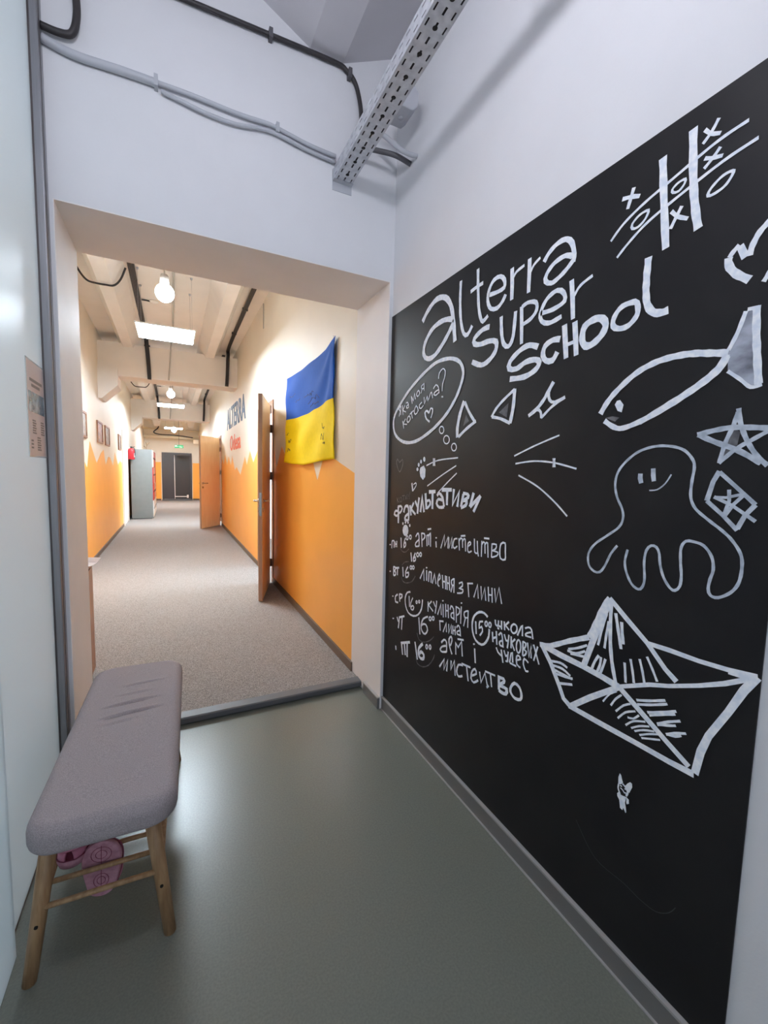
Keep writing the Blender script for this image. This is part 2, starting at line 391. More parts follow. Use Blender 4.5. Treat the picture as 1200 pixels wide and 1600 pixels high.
# ------------------------------------------------------------------ doors
def handle_set(parent, x, z, ysign, dirx):
    """lever handle with rosette and lock rose on one face of the leaf; local frame: x along the leaf, y normal"""
    w = MB()
    R = Matrix.Rotation(PI/2, 3, 'X')
    y = ysign*0.02
    for zz, rr in ((z, 0.024), (z-0.09, 0.022)):
        w.lathe([(0,0),(rr,0),(rr,0.008),(0,0.009)], (x, y, zz), 16, M=Matrix.Rotation(-ysign*PI/2, 3, 'X'))
    w.tube([(x, y, z), (x, y+ysign*0.045, z)], 0.009, 8)
    w.tube([(x, y+ysign*0.045, z), (x+dirx*0.02, y+ysign*0.05, z), (x+dirx*0.12, y+ysign*0.048, z)], 0.009, 8)
    return w.build('handle', M_chrome, parent)
def swing_door(name, x_hinge, y_hinge, open_vec, W):
    """leaf swung out into the corridor towards the viewer, hinged at the near side of its doorway"""
    root = empty(name, (x_hinge, y_hinge, CZ)); root['kind'] = 'structure'
    ang = math.atan2(open_vec[1], open_vec[0])
    H = 2.06
    leaf = MB().box(0.026, W, -0.02, 0.02, 0.008, H).build('door_leaf', M_doorw, root, bevel=0.002)
    leaf.rotation_euler = (0, 0, ang)
    MB().box(W-0.0005, W+0.0015, -0.0195, 0.0195, 0.010, H-0.002).build('edge_band', M_dedge, leaf)
    MB().box(W+0.001, W+0.003, -0.011, 0.011, 0.87, 1.10).build('lock_plate', M_chrome, leaf)
    handle_set(leaf, W-0.06, 1.015, 1, -1); handle_set(leaf, W-0.06, 1.015, -1, -1)
    return root, leaf
def door_frame(root, y0, y1):
    """casing and lining boards round a doorway (coordinates relative to the root)"""
    ry = root.location.y; rx = root.location.x
    w = MB()
    xo, xi = XR-0.013-rx, XR+0.14-rx
    for a, b in ((y0-0.045, y0+0.02), (y1-0.02, y1+0.045)):
        w.box(xo, XR-0.0021-rx, a-ry, b-ry, 0.0, DH+0.03-CZ)
    w.box(xo, XR-0.0021-rx, y0+0.02-ry, y1-0.02-ry, DH-0.025-CZ, DH+0.03-CZ)
    w.box(XR+0.001-rx, xi, y0+0.0005-ry, y0+0.02-ry, 0.0, DH-CZ-0.001); w.box(XR+0.001-rx, xi, y1-0.02-ry, y1-0.0005-ry, 0.0, DH-CZ-0.001)
    w.box(XR+0.001-rx, xi, y0+0.02-ry, y1-0.02-ry, DH-0.02-CZ, DH-CZ-0.001)
    w.build('door_frame', M_frame, root)
def hinges(root, zs):
    for z in zs:
        w = MB(); w.tube([(0.004, 0, z-0.05), (0.004, 0, z+0.05)], 0.009, 10)
        w.box(0.0, XR-0.0135-root.location.x, -0.03, 0.0, z-0.045, z+0.045) ; w.build('hinge', M_bronze, root)
r1, l1 = swing_door('door_1', 1.008, 5.075, (-0.29, -0.957), 0.80)
door_frame(r1, *D1); hinges(r1, (0.24, 1.26, 1.80))
tag(r1, 'nearest beech door on the right, swung wide open beside the flag', None)
r2, l2 = swing_door('door_2', 1.012, 10.86, (-0.45, -0.60), 0.76)
door_frame(r2, *D2); hinges(r2, (0.24, 1.26, 1.80))
tag(r2, 'far beech door on the right, open half across the corridor', None)
# white double door on the left wall
r3 = empty('door_3', (XL, 11.82, CZ)); r3['kind'] = 'structure'
w = MB()
for a, b in ((-0.56, -0.50), (0.50, 0.56)): w.box(0.002, 0.03, a, b, 0, 2.16)
w.box(0.002, 0.03, -0.50, 0.50, 2.10, 2.16); w.build('door_frame', M_wht, r3)
w = MB(); w.box(0.002, 0.02, -0.495, 0.495, 0.01, 1.08); w.box(0.002, 0.02, -0.495, 0.495, 1.10, 2.095); w.box(0.002, 0.014, -0.495, 0.495, 1.08, 1.10)
w.build('door_leaf', M_wht, r3)
# dark door at the end of the corridor
r5 = empty('door_5', (0.20, YE, CZ)); r5['kind'] = 'structure'
w = MB()
w.box(-0.57, -0.50, -0.05, -0.002, 0.05, 2.00); w.box(0.50, 0.57, -0.05, -0.002, 0.05, 2.00); w.box(-0.50, 0.50, -0.05, -0.002, 1.90, 2.00)
w.build('door_frame', M_dark, r5)
MB().box(-0.50, -0.105, -0.03, -0.004, 0.055, 1.90).build('door_leaf', M_dark, r5)
w = MB(); w.box(-0.085, 0.50, -0.022, -0.004, 0.055, 1.90)
for i in range(15): w.box(-0.07, 0.49, -0.032, -0.022, 0.30+i*0.105, 0.385+i*0.105)
w.build('louvred_leaf', M_dark2, r5)
w = MB(); w.box(-0.108, -0.082, -0.045, -0.022, 0.14, 1.82); w.box(-0.082, 0.36, -0.045, -0.022, 0.14, 0.175); w.box(0.36, 0.43, -0.06, -0.022, 0.10, 0.23)
w.build('white_l_line', M_wht, r5)  # thin white L on the door face with a block at its end
MB().box(-0.58, 0.58, -0.25, -0.021, 0.0, 0.05).build('sill', M_trim, r5)

# ------------------------------------------------------------------ chalkboard and drawings
STROKES = [
 ('heading_letter', 'chalk', [(240,17935,20675,17864,20740,17765,20833,17644,20935,17506,21025,17345,21109,17163,21195,16973,21263,16790,21298,16546,21289,16305,21233,16094,21141,15920,21011,15771,20847,15649,20663,15579,20519,15525,20365,15480,20197,15434,20011,15394,19829,15353,19616,15315,19403,15283,19217,15260,19087),(225,15378,20026,15556,20082,15816,20160,16095,20209,16308,20217,16537,20208,16767,20179,16977,20126,17132,20060,17281,19972,17419,19872,17538,19766,17631,19663,17710,19531,17752,19393,17761,19260,17741,19145,17601,18966,17372,18858,17192,18828,16988,18832,16768,18883,16625,18946,16472,19030,16318,19127,16170,19227,16038,19322,15918,19416,15804,19516,15699,19614,15608,19704,15534,19780,15424,19915,15376,19993)]),
 ('heading_letter', 'chalk', [(164,14994,21420,14997,21325,15001,21192,15005,21034,15006,20866,15001,20702,14990,20536,14975,20359,14956,20180,14931,20007,14901,19851,14853,19670,14795,19502,14732,19358,14668,19249,14536,19142,14399,19144,14299,19215,14200,19326,14131,19407),(156,13906,21453,13900,21355,13892,21219,13882,21058,13871,20889,13857,20727,13841,20566,13824,20396,13804,20226,13781,20065,13754,19922,13711,19763,13660,19620,13607,19502,13558,19418,13473,19369,13388,19396,13280,19447,13194,19499),(138,14322,20744,14164,20768,13958,20793,13812,20800,13662,20803,13559,20805),(154,13217,20237,13043,20208,12817,20182,12657,20174,12494,20175,12381,20202,12340,20273,12345,20370,12375,20461,12463,20579,12596,20666,12764,20698,12937,20674,13034,20616,13120,20528,13185,20426,13231,20309,13255,20177,13249,20047,13207,19917,13135,19790,13046,19694,12872,19618,12691,19607,12585,19641,12488,19701,12408,19763,12327,19860,12281,19938)]),
 ('heading_letter', 'chalk', [(170,12010,20722,11969,20149,11956,19637),(102,11981,20313,11937,20366,11871,20440,11786,20501,11662,20536,11519,20558,11419,20572)]),
 ('heading_letter', 'chalk', [(158,11192,20696,11174,20160,11170,19600),(95,11156,20203,11115,20260,11054,20340,10983,20410,10892,20459,10791,20497,10721,20523)]),
 ('heading_letter', 'chalk', [(159,10554,20317,10510,20371,10444,20447,10363,20515,10289,20558,10205,20599,10117,20632,10032,20652,9917,20660,9803,20649,9703,20619,9587,20536,9499,20414,9454,20301,9420,20171,9400,20056,9397,19966,9408,19891,9417,19839),(150,9459,20023,9552,20089,9698,20152,9791,20159,9901,20156,10013,20142,10114,20117,10204,20077,10288,20022,10360,19961,10414,19903,10467,19795,10450,19695,10348,19599,10196,19543,10111,19549,10017,19573,9923,19607,9836,19641,9757,19677,9682,19718,9613,19760,9556,19797,9472,19862,9422,19909)]),
 ('heading_letter', 'chalk', [(194,13073,19060,13235,19074,13458,19065,13584,19031,13725,18982,13855,18925,13946,18869,13993,18755,13931,18653,13779,18588,13565,18549,13400,18542,13219,18545,13055,18536,12834,18497,12677,18421,12636,18329,12636,18216,12673,18107,12729,18034,12811,17960,12907,17894,13007,17840,13145,17785,13297,17749,13463,17750,13668,17815,13888,17919,14046,17997),(161,12454,19237,12447,19156,12439,19039,12428,18905,12414,18771,12396,18655,12361,18491,12317,18345,12259,18230,12136,18113,12005,18084,11929,18123,11859,18209,11803,18357,11779,18502,11762,18691,11748,18891,11739,19069,11731,19190)]),
 ('heading_letter', 'chalk', [(151,11457,19260,11409,18592,11375,18006),(134,11433,19226,11331,19264,11183,19288,11054,19268,10913,19229,10811,19174,10764,19094,10753,18998,10771,18911,10823,18838,10905,18772,11000,18719,11120,18681,11256,18656,11354,18639)]),
 ('heading_letter', 'chalk', [(144,10591,18754,10494,18745,10356,18731,10206,18720,10073,18721,9951,18734,9829,18755,9725,18785,9657,18824,9632,18902,9658,18998,9706,19082,9810,19185,9958,19242,10050,19237,10156,19213,10263,19173,10356,19118,10419,19060,10477,18986,10528,18906,10567,18826,10591,18754,10594,18650,10560,18557,10505,18480,10382,18398,10235,18352,10140,18344,10043,18353,9954,18364,9825,18386,9733,18406)]),
 ('heading_letter', 'chalk', [(154,9437,19351,9360,18779,9304,18192),(89,9315,18854,9283,18896,9238,18955,9181,19019,9111,19072,9036,19106,8945,19136,8852,19162,8770,19183,8715,19198)]),
 ('heading_letter', 'chalk', [(187,10617,17723,10716,17769,10860,17832,11009,17872,11150,17872,11295,17847,11442,17801,11562,17749,11689,17681,11804,17607,11887,17537,11949,17404,11909,17296,11759,17235,11553,17223,11448,17246,11338,17288,11226,17331,11116,17358,10963,17366,10811,17357,10691,17337,10578,17287,10533,17216,10544,17153,10587,17082,10668,17017,10759,16974,10875,16933,11009,16899,11154,16879,11328,16879,11532,16894,11724,16915,11860,16929),(179,9736,17733,9850,17762,10004,17779,10112,17763,10226,17730,10315,17678,10367,17599,10393,17501,10394,17410,10342,17292,10248,17204,10119,17156,9989,17161,9920,17221,9860,17309,9819,17373),(180,9604,18119,9539,17634,9470,17103),(173,9230,18101,9163,17582,9111,17104),(104,9470,17500,9187,17520),(200,8554,17965,8633,17957,8721,17939,8805,17907,8869,17861,8909,17790,8933,17700,8942,17606,8940,17524,8914,17431,8865,17351,8805,17297,8734,17275,8651,17279,8565,17303,8495,17335,8419,17379,8349,17430,8293,17482,8241,17556,8208,17635,8198,17710,8233,17815,8310,17900,8379,17937,8463,17960,8554,17965)]),
 ('heading_letter', 'chalk', [(145,7402,18044,7472,18057,7567,18062,7666,18057,7750,18039,7815,18004,7872,17953,7918,17895,7953,17837,7981,17760,7988,17680,7973,17611,7903,17536,7797,17491,7713,17476,7619,17475,7531,17496,7469,17531,7408,17580,7356,17636,7319,17691,7300,17767,7303,17848,7316,17917,7338,17995,7402,18044),(180,7125,19017,7127,18960,7129,18879,7132,18785,7135,18687,7136,18595,7135,18509,7134,18421,7132,18333,7129,18249,7122,18169,7111,18077,7098,17991,7080,17912,7056,17840,7012,17756,6959,17685,6901,17629,6836,17591,6767,17569,6702,17556,6638,17554,6577,17563,6535,17569)]),
 ('game_grid_drawing', 'chalk', [(180,6952,21225,6942,21122,6929,20982,6913,20811,6894,20616,6871,20404,6842,20143,6807,19830,6770,19511,6737,19232,6714,19037),(178,6299,21437,6289,21300,6275,21105,6258,20881,6241,20656,6223,20460,6206,20296,6189,20142,6171,19998,6152,19861,6131,19729,6108,19594,6081,19459,6055,19334,6032,19228,6016,19153),(74,5207,20882,5279,20878,5382,20873,5506,20865,5646,20851,5791,20827,5952,20791,6137,20741,6333,20685,6527,20628,6701,20578,6851,20537,6984,20501,7106,20467,7222,20433,7338,20394,7454,20352,7567,20307,7675,20260,7776,20211,7870,20160,7957,20102,8038,20038,8109,19974,8169,19918,8213,19878),(73,5009,20420,5087,20412,5198,20401,5332,20387,5481,20368,5631,20342,5792,20306,5971,20261,6160,20210,6347,20157,6521,20108,6678,20062,6825,20018,6964,19975,7094,19930,7217,19881,7331,19828,7434,19772,7527,19715,7614,19659,7695,19605,7772,19551,7844,19496,7907,19444,7959,19400,7998,19368),(100,7649,20935,7666,20877,7691,20793,7716,20709,7742,20625,7767,20540,7785,20480),(100,7956,20809,7894,20793,7807,20770,7719,20742,7627,20704,7535,20661,7471,20632),(78,5779,21308,5796,21281,5819,21242,5847,21197,5877,21152,5907,21113,5948,21069,5995,21026,6038,20990,6068,20964),(78,6050,21249,6013,21200,5961,21132,5903,21071,5837,21027,5767,20991,5718,20967),(78,5701,20680,5723,20655,5755,20620,5792,20580,5830,20543,5873,20506,5921,20468,5966,20433,5998,20409),(78,6006,20627,5960,20601,5895,20565,5829,20532,5759,20506,5688,20484,5639,20468),(87,6416,19849,6434,19817,6461,19771,6491,19719,6521,19666,6552,19610,6587,19547,6618,19489,6640,19449),(86,6650,19849,6609,19795,6550,19719,6484,19648,6404,19587,6317,19531,6257,19493),(65,7219,20164,7273,20181,7360,20179,7442,20163,7512,20132,7577,20086,7621,20040,7638,19973,7612,19919,7547,19888,7462,19886,7401,19908,7337,19946,7286,19991,7245,20050,7216,20117,7219,20164),(57,6389,20418,6430,20429,6490,20429,6546,20420,6593,20401,6637,20373,6665,20345,6668,20300,6640,20260,6582,20232,6513,20226,6470,20248,6428,20284,6398,20320,6377,20375,6389,20418),(64,5406,20018,5433,20039,5485,20049,5548,20048,5607,20038,5652,20021,5700,19994,5748,19962,5791,19929,5824,19900,5858,19853,5872,19808,5867,19774,5816,19751,5735,19752,5686,19759,5631,19771,5576,19790,5529,19818,5494,19852,5459,19897,5428,19945,5409,19988,5406,20018)]),
 ('large_heart_drawing', 'chalk', [(121,4580,18779,4605,18754,4643,18719,4683,18680,4719,18645,4758,18613,4793,18585,4825,18551,4856,18506,4884,18455,4909,18405,4928,18357,4944,18310,4956,18265,4970,18192,4978,18137),(133,5044,18133,5162,18418),(99,5174,18436,5200,18415,5236,18383,5270,18351,5299,18315,5325,18279,5343,18253),(154,5349,18255,5354,18218,5354,18166,5339,18108,5315,18046,5279,17985,5235,17924,5186,17866,5123,17803,5057,17748,4984,17689,4933,17648)]),
 ('large_heart_drawing', 'chalk', [(90,4693,17521,4672,17556,4644,17606,4625,17645,4604,17688,4583,17728,4556,17764,4529,17796,4510,17819)]),
 ('fish_drawing', 'chalk', [(154,8176,15308,8143,15363,8097,15441,8041,15529,7979,15612,7928,15672,7873,15732,7814,15791,7748,15851,7675,15913,7593,15978,7503,16047,7408,16114,7312,16177,7218,16230,7123,16275,7028,16313,6932,16345,6837,16372,6744,16395,6653,16411,6563,16422,6474,16429,6386,16433,6299,16434,6212,16433,6126,16428,6042,16422,5960,16413,5880,16402,5804,16389,5730,16374,5658,16357,5587,16340,5519,16324,5446,16309,5370,16292,5298,16277,5237,16264,5195,16255),(136,8038,15110,7982,15070,7903,15012,7816,14953,7736,14910,7651,14876,7568,14859,7458,14866,7372,14883,7274,14909,7169,14942,7062,14980,6956,15023,6851,15070,6744,15124,6637,15180,6531,15238,6428,15292,6327,15345,6227,15397,6129,15448,6035,15499,5947,15550,5863,15600,5782,15650,5705,15699,5634,15747,5570,15794,5513,15837,5462,15880,5416,15921,5375,15962,5339,16005,5299,16066,5266,16132,5240,16190,5222,16231),(126,7035,14970,6947,15009,6823,15063,6684,15125,6546,15188,6424,15246,6319,15301,6218,15355,6122,15409,6031,15462,5944,15513,5860,15562,5779,15610,5703,15657,5632,15703,5566,15748,5507,15791,5452,15833,5403,15875,5358,15917,5320,15961,5279,16023,5247,16091,5222,16152,5204,16194),(86,5199,16309,5180,16350,5154,16406,5124,16473,5093,16546,5065,16619,5038,16703,5010,16799,4984,16895,4961,16977,4945,17035),(71,4920,17059,4723,17048),(140,4767,17072,4761,16995,4754,16885,4745,16757,4736,16627,4726,16511,4716,16409,4706,16312,4695,16218,4684,16123,4672,16024,4659,15914,4645,15794,4630,15677,4617,15576,4608,15505),(72,5178,15871,5131,15831,5065,15773,4993,15710,4929,15652,4877,15597,4828,15542,4781,15493,4734,15462,4682,15454,4629,15464,4582,15479,4549,15488),(0,7759,15506,7706,15600,7615,15612,7506,15472,7544,15278,7667,15334)]),
 ('smeared_chalk', 'smear', [(0,5208,16311,5065,16619,4932,17047,4757,17053,4616,15506,4734,15469,4930,15659,5179,15878)]),
 ('chalk_smudge', 'faint', [(0,7200,16275,7144,16362,7065,16405,7035,16281)]),
 ('chalk_smudge', 'faint', [(0,8019,15186,7806,15206,7607,15151,7724,15058)]),
 ('chalk_smudge', 'faint', [(0,5098,14342,4992,14673,4840,14561,4875,14297,5184,13915)]),
 ('chalk_smudge', 'faint', [(0,14299,15979,14090,15701,14464,15525)]),
 ('chalk_smudge', 'faint', [(0,11862,16113,11921,15610,12345,15835)]),
 ('faint_heart', 'faint', [(58,19843,14132,19981,14233,20091,14324,20170,14236,20173,14069,20084,13909,19948,13731,19815,13643,19691,13714,19571,13872,19494,14018,19482,14189,19546,14295,19682,14219,19843,14132)]),
 ('faint_lettering', 'faint', [(49,20023,12288,19958,11975),(49,19806,12324,19967,12133,19751,12035),(48,19481,12209,19483,12177,19492,12146,19509,12120,19530,12098,19556,12084,19585,12078,19614,12080,19642,12091,19666,12109,19685,12134,19698,12163,19704,12195,19702,12228,19693,12259,19676,12285,19654,12307,19628,12321,19599,12327,19570,12324,19543,12313,19519,12295,19500,12270,19487,12241,19481,12209),(47,19483,12400,19194,12447),(47,19337,12417,19270,12192),(47,19148,12436,19065,12236,18974,12502,18916,12258),(46,18861,12530,18792,12396),(46,18669,12660,18732,12270)]),
 ('wiped_circle', 'faint', [(51,17555,5756,17489,5617,17361,5486,17139,5475,16878,5533,16609,5660,16365,5815,16182,5977,16063,6103)]),
 ('wiped_circle', 'faint', [(55,17628,4546,17587,4455,17525,4331,17429,4245,17203,4226,16938,4283,16670,4411,16419,4589,16214,4816,16060,5035,15983,5192,15950,5294)]),
 ('wiped_circle', 'faint', [(47,19504,9648,19405,9582,19264,9520,19098,9513,18924,9551,18743,9663,18605,9771)]),
 ('wiped_circle', 'faint', [(56,19301,8154,19234,8061,19116,7970,18940,7951,18720,7981,18446,8066,18188,8192,18007,8375,17893,8531)]),
 ('wiped_circle', 'faint', [(47,19279,8783,19169,8888,19005,9007,18767,9078,18567,9121)]),
 ('faint_scratches', 'scratch', [(17,8090,3319,7996,3220,7867,3075,7715,2917,7552,2778,7389,2687,7214,2653,7024,2655,6834,2676,6660,2699,6514,2709,6400,2704,6307,2694,6227,2683,6151,2675,6071,2674,5985,2677,5900,2683,5816,2693,5737,2711,5664,2738,5581,2789,5503,2855,5434,2926,5375,2996,5312,3098,5265,3202,5234,3274)]),
 ('star_drawing', 'soft', [(96,4909,15057,4902,15006,4892,14933,4877,14848,4856,14761,4834,14690,4808,14614,4779,14536,4747,14460,4714,14388,4679,14319,4642,14251,4603,14186,4564,14125,4525,14069,4470,14004,4412,13943,4359,13892,4323,13857),(89,4914,14982,4923,14941,4936,14882,4951,14813,4968,14741,4987,14673,5007,14610,5030,14547,5054,14483,5077,14415,5098,14342,5117,14257,5135,14159,5151,14061,5165,13975,5175,13915),(85,5184,13915,5145,13957,5090,14015,5026,14082,4960,14148,4896,14204,4833,14252,4768,14296,4702,14337,4639,14375,4580,14412,4522,14449,4463,14486,4409,14520,4363,14549,4331,14569),(112,5665,14560,5617,14570,5549,14586,5472,14603,5392,14619,5319,14632,5254,14643,5190,14652,5127,14660,5062,14665,4992,14667,4916,14664,4834,14658,4752,14650,4672,14641,4598,14633,4525,14624,4450,14613,4381,14602,4323,14593,4282,14587),(114,5649,14562,5602,14538,5539,14504,5463,14464,5382,14422,5299,14381,5212,14341,5118,14300,5021,14259,4926,14215,4836,14169,4745,14115,4649,14053,4560,13993,4484,13942,4432,13906)]),
 ('box_and_star_drawing', 'soft', [(106,5154,13742,5259,13513,5351,13083),(91,5351,13083,5017,12792,4728,12497),(87,5153,13724,4832,13423,4455,13060),(97,4455,13060,4614,12831,4731,12531),(75,5217,13180,4857,13013,4427,12718),(76,4943,13350,4923,13111,5000,12776),(75,4979,12779,4831,13049,4638,13290),(63,5200,13171,4988,13176,4637,13280)]),
 ('octopus_drawing', 'soft', [(66,7398,11742,7442,11683,7504,11596,7567,11494,7608,11402,7650,11297,7691,11192,7730,11106,7797,10989,7865,10919,7950,10890,8041,10903,8107,10934,8174,10982,8225,11051,8256,11145,8270,11258,8260,11370,8233,11449,8193,11525,8140,11602,8075,11678,8010,11740,7934,11803,7853,11864,7773,11924,7700,11982,7613,12050,7528,12115,7451,12178,7391,12241,7337,12323,7306,12405,7292,12488,7292,12569,7309,12652,7338,12739,7372,12807,7415,12877,7460,12950,7498,13027,7528,13108,7554,13193,7574,13280,7584,13367,7584,13454,7576,13541,7557,13628,7527,13710,7485,13789,7432,13864,7370,13936,7303,14004,7245,14057,7183,14110,7118,14159,7049,14204,6978,14241,6903,14272,6823,14298,6742,14318,6661,14334,6582,14344,6504,14349,6425,14350,6347,14345,6273,14337,6203,14326,6121,14308,6044,14285,5973,14256,5909,14220,5852,14175,5801,14121,5756,14065,5721,14013,5690,13957,5674,13904,5666,13831,5667,13769,5673,13696,5682,13618,5690,13539,5694,13465,5697,13378,5699,13293,5696,13211,5685,13135,5666,13066,5641,13004,5608,12945,5564,12886,5518,12839,5464,12793,5405,12748,5344,12703,5285,12659,5225,12615,5162,12571,5100,12528,5041,12486,4988,12446,4933,12400,4884,12358,4839,12314,4796,12265,4750,12208,4704,12146,4664,12082,4631,12018,4609,11955,4595,11892,4586,11827,4582,11754,4581,11689,4583,11616,4588,11542,4597,11470,4610,11405,4632,11335,4660,11271,4694,11213,4734,11159,4785,11105,4845,11054,4907,11011,4961,10981,5020,10967,5071,10974,5112,10994,5150,11047,5167,11126,5167,11193,5158,11271,5147,11349,5130,11422,5110,11496,5102,11575,5106,11642,5115,11714,5132,11786,5156,11852,5190,11915,5234,11977,5283,12032,5334,12075,5406,12109,5483,12124,5553,12132,5638,12139,5706,12120,5745,12084,5777,12031,5798,11962,5805,11898,5804,11823,5799,11742,5792,11658,5784,11586,5773,11508,5761,11429,5750,11354,5744,11286,5742,11188,5746,11103,5760,11033,5803,10954,5858,10911,5910,10905,5970,10941,6009,10980,6054,11032,6098,11093,6137,11157,6170,11226,6199,11301,6224,11378,6245,11452,6263,11548,6274,11642,6289,11722,6323,11811,6367,11868,6431,11895,6499,11887,6560,11836,6609,11747,6629,11666,6640,11568,6643,11453,6638,11370,6627,11275,6614,11178,6604,11086,6600,11009,6606,10915,6622,10845,6645,10791,6686,10734,6743,10716,6797,10727,6861,10757,6922,10806,6966,10859,7009,10925,7049,10997,7083,11068,7118,11160,7143,11254,7154,11353,7148,11441,7131,11537,7113,11624,7100,11684)]),
 ('octopus_eye', 'soft', [(115,6912,13673,6911,13552,6873,13431)]),
 ('octopus_eye', 'soft', [(110,6598,13803,6585,13637,6558,13487)]),
 ('octopus_mouth', 'soft', [(34,6655,13257,6603,13260,6530,13266,6460,13286,6397,13326,6336,13379,6281,13440,6231,13517,6187,13602,6157,13661)]),
 ('paper_boat_drawing', 'chalk', [(153,9843,8089,9739,8109,9588,8142,9403,8210,9273,8278,9126,8364,8973,8457,8822,8549,8681,8632,8539,8710,8392,8790,8254,8863,8138,8925,8057,8968),(171,8057,8968,8031,9032,7994,9123,7951,9228,7908,9337,7868,9439,7831,9537,7795,9638,7760,9739,7724,9834,7688,9922,7637,10027,7584,10127,7537,10212,7504,10271),(157,9759,8088,9362,7655,8969,7056,8796,6758,8532,6640),(184,9719,8103,9005,8058,8219,8044,7571,8004,7063,7945),(194,7501,10227,7798,9348,8026,8568,8184,8029),(109,7450,10186,7446,10056,7442,9870,7435,9656,7426,9442,7414,9256,7399,9101,7381,8957,7361,8823,7339,8695,7314,8569,7283,8437,7246,8304,7209,8178,7176,8073,7153,7997),(131,7504,10271,7017,9881,6401,9412,5928,8943,5648,8747),(111,6401,9412,5875,9436,5224,9434,4646,9475,4129,9544),(102,7064,7956,6270,8383,5806,8565,5179,8870,4693,9143,4255,9445),(157,8498,6676,7893,7239,7089,7916),(153,8603,6635,7530,6664,6394,6708,5659,6724,5112,6763),(144,7064,7956,6464,7604,5790,7201,5228,6880),(157,4135,9541,4335,9159,4571,8555,4893,7828,5017,7376,5094,6799),(136,4644,9454,4360,9470,4160,9518),(75,7559,9821,7575,9755,7597,9662,7624,9553,7650,9439,7673,9334,7693,9228,7714,9115,7732,9006,7748,8912,7760,8845),(74,7484,9622,7492,9548,7505,9442,7519,9324,7530,9214,7538,9108,7546,8998,7551,8900,7555,8832),(89,7301,9912,7284,9839,7259,9736,7230,9618,7201,9499,7175,9395,7152,9302,7129,9208,7108,9121,7089,9048,7076,8995),(88,7116,9726,7107,9649,7092,9539,7077,9430,7057,9324,7036,9220,7021,9147),(78,7707,8567,7756,8481,7817,8360,7851,8265,7883,8162,7905,8089),(76,7644,8547,7644,8487,7646,8401,7656,8312,7683,8215,7717,8115,7742,8043),(75,7503,8547,7518,8481,7539,8387,7563,8294,7604,8162,7637,8061),(70,6951,8676,6941,8606,6927,8507,6914,8409,6902,8313,6890,8217,6883,8151),(68,6799,8835,6785,8784,6765,8710,6743,8626,6723,8547,6705,8464,6687,8376,6672,8297,6662,8242),(66,6563,8932,6546,8883,6521,8813,6493,8733,6469,8657,6448,8579,6426,8494,6408,8419,6395,8366),(64,6384,9067,6356,9022,6316,8957,6271,8883,6230,8813,6190,8740,6149,8663,6112,8593,6087,8545),(72,8732,8353,8641,8397,8513,8458,8392,8522,8281,8592,8175,8665,8103,8715),(73,8764,8298,8680,8300,8562,8307,8446,8331,8336,8389,8228,8464,8154,8518),(72,8652,8249,8577,8262,8471,8281,8375,8299,8257,8324,8175,8343),(78,9367,7718,9262,7748,9118,7788,8987,7812,8881,7805,8788,7783,8724,7767),(77,9319,7608,9240,7621,9127,7641,9005,7656,8901,7659,8781,7633,8673,7591,8600,7560),(76,9233,7503,9153,7501,9038,7499,8917,7497,8814,7495,8702,7495,8604,7495,8538,7495),(76,9186,7394,9098,7408,8973,7427,8843,7448,8738,7467,8598,7497,8512,7519),(76,8976,7161,8512,7334),(46,7488,7324,7440,7411,7370,7532,7301,7635,7193,7735,7109,7796),(54,7248,7333,7216,7400,7170,7495,7121,7583,7035,7693,6965,7772),(53,7095,7244,7040,7321,6963,7427,6889,7518,6785,7601,6707,7650),(52,7025,7085,6974,7161,6900,7267,6821,7361,6729,7430,6631,7487,6563,7525),(51,6758,7258,6687,7271,6599,7306,6522,7392,6464,7470),(51,6794,7018,6746,7078,6676,7162,6594,7239,6518,7285,6429,7328,6348,7364,6293,7389),(50,6641,7022,6588,7069,6512,7134,6432,7194,6343,7245,6251,7291,6187,7322),(50,6548,6994,6491,7036,6411,7094,6325,7148,6229,7195,6128,7236,6058,7265),(49,6414,6964,6349,7010,6259,7074,6172,7131,6091,7177,6013,7217,5960,7244),(48,6358,6916,6293,6948,6202,6992,6114,7034,6033,7072,5956,7109,5903,7134),(65,6561,7831,6503,7856,6422,7890,6330,7930,6238,7973,6159,8013,6070,8060,5983,8107,5909,8147,5858,8175),(64,6526,7731,6471,7758,6393,7795,6304,7837,6215,7881,6135,7922,6040,7974,5945,8029,5863,8077,5806,8110),(62,6263,7657,6204,7688,6119,7732,6025,7782,5934,7832,5842,7886,5743,7946,5655,7999,5595,8036),(62,6209,7607,6159,7637,6089,7679,6009,7727,5930,7773,5845,7822,5752,7874,5668,7921,5611,7954),(61,6004,7497,5955,7534,5885,7588,5808,7645,5736,7696,5642,7756,5551,7811,5487,7849),(61,6002,7477,5949,7502,5874,7537,5795,7574,5729,7605,5636,7653,5576,7686),(60,5778,7350,5729,7388,5659,7441,5583,7493,5497,7542,5406,7590,5343,7623),(60,5779,7359,5724,7373,5647,7393,5577,7417,5498,7470,5443,7515)]),
 ('small_animal_drawing', 'chalk', [(0,6880,5497,6849,5627,6806,5593,6776,5499,6742,5432,6788,5354,6870,5297),(0,6677,5386,6618,5496,6552,5575,6502,5565,6489,5473,6555,5263,6596,5285,6629,5352),(0,6884,5027,6838,5106,6777,5064,6720,5071,6621,5108,6552,5080,6539,4977,6595,4917,6651,4915,6622,4834,6592,4698,6614,4658,6684,4754,6701,4672,6771,4688,6810,4890,6873,4959),(43,6859,5304,6864,5260,6867,5207,6857,5168,6840,5134,6816,5099,6795,5074),(49,6757,5393,6719,5380,6675,5360,6644,5333,6620,5302,6601,5269,6595,5229,6613,5174,6634,5127),(32,6818,5299,6762,5310),(32,6692,5291,6653,5301),(32,6802,5241,6770,5234,6732,5222,6707,5199,6683,5183,6653,5196,6629,5214)]),
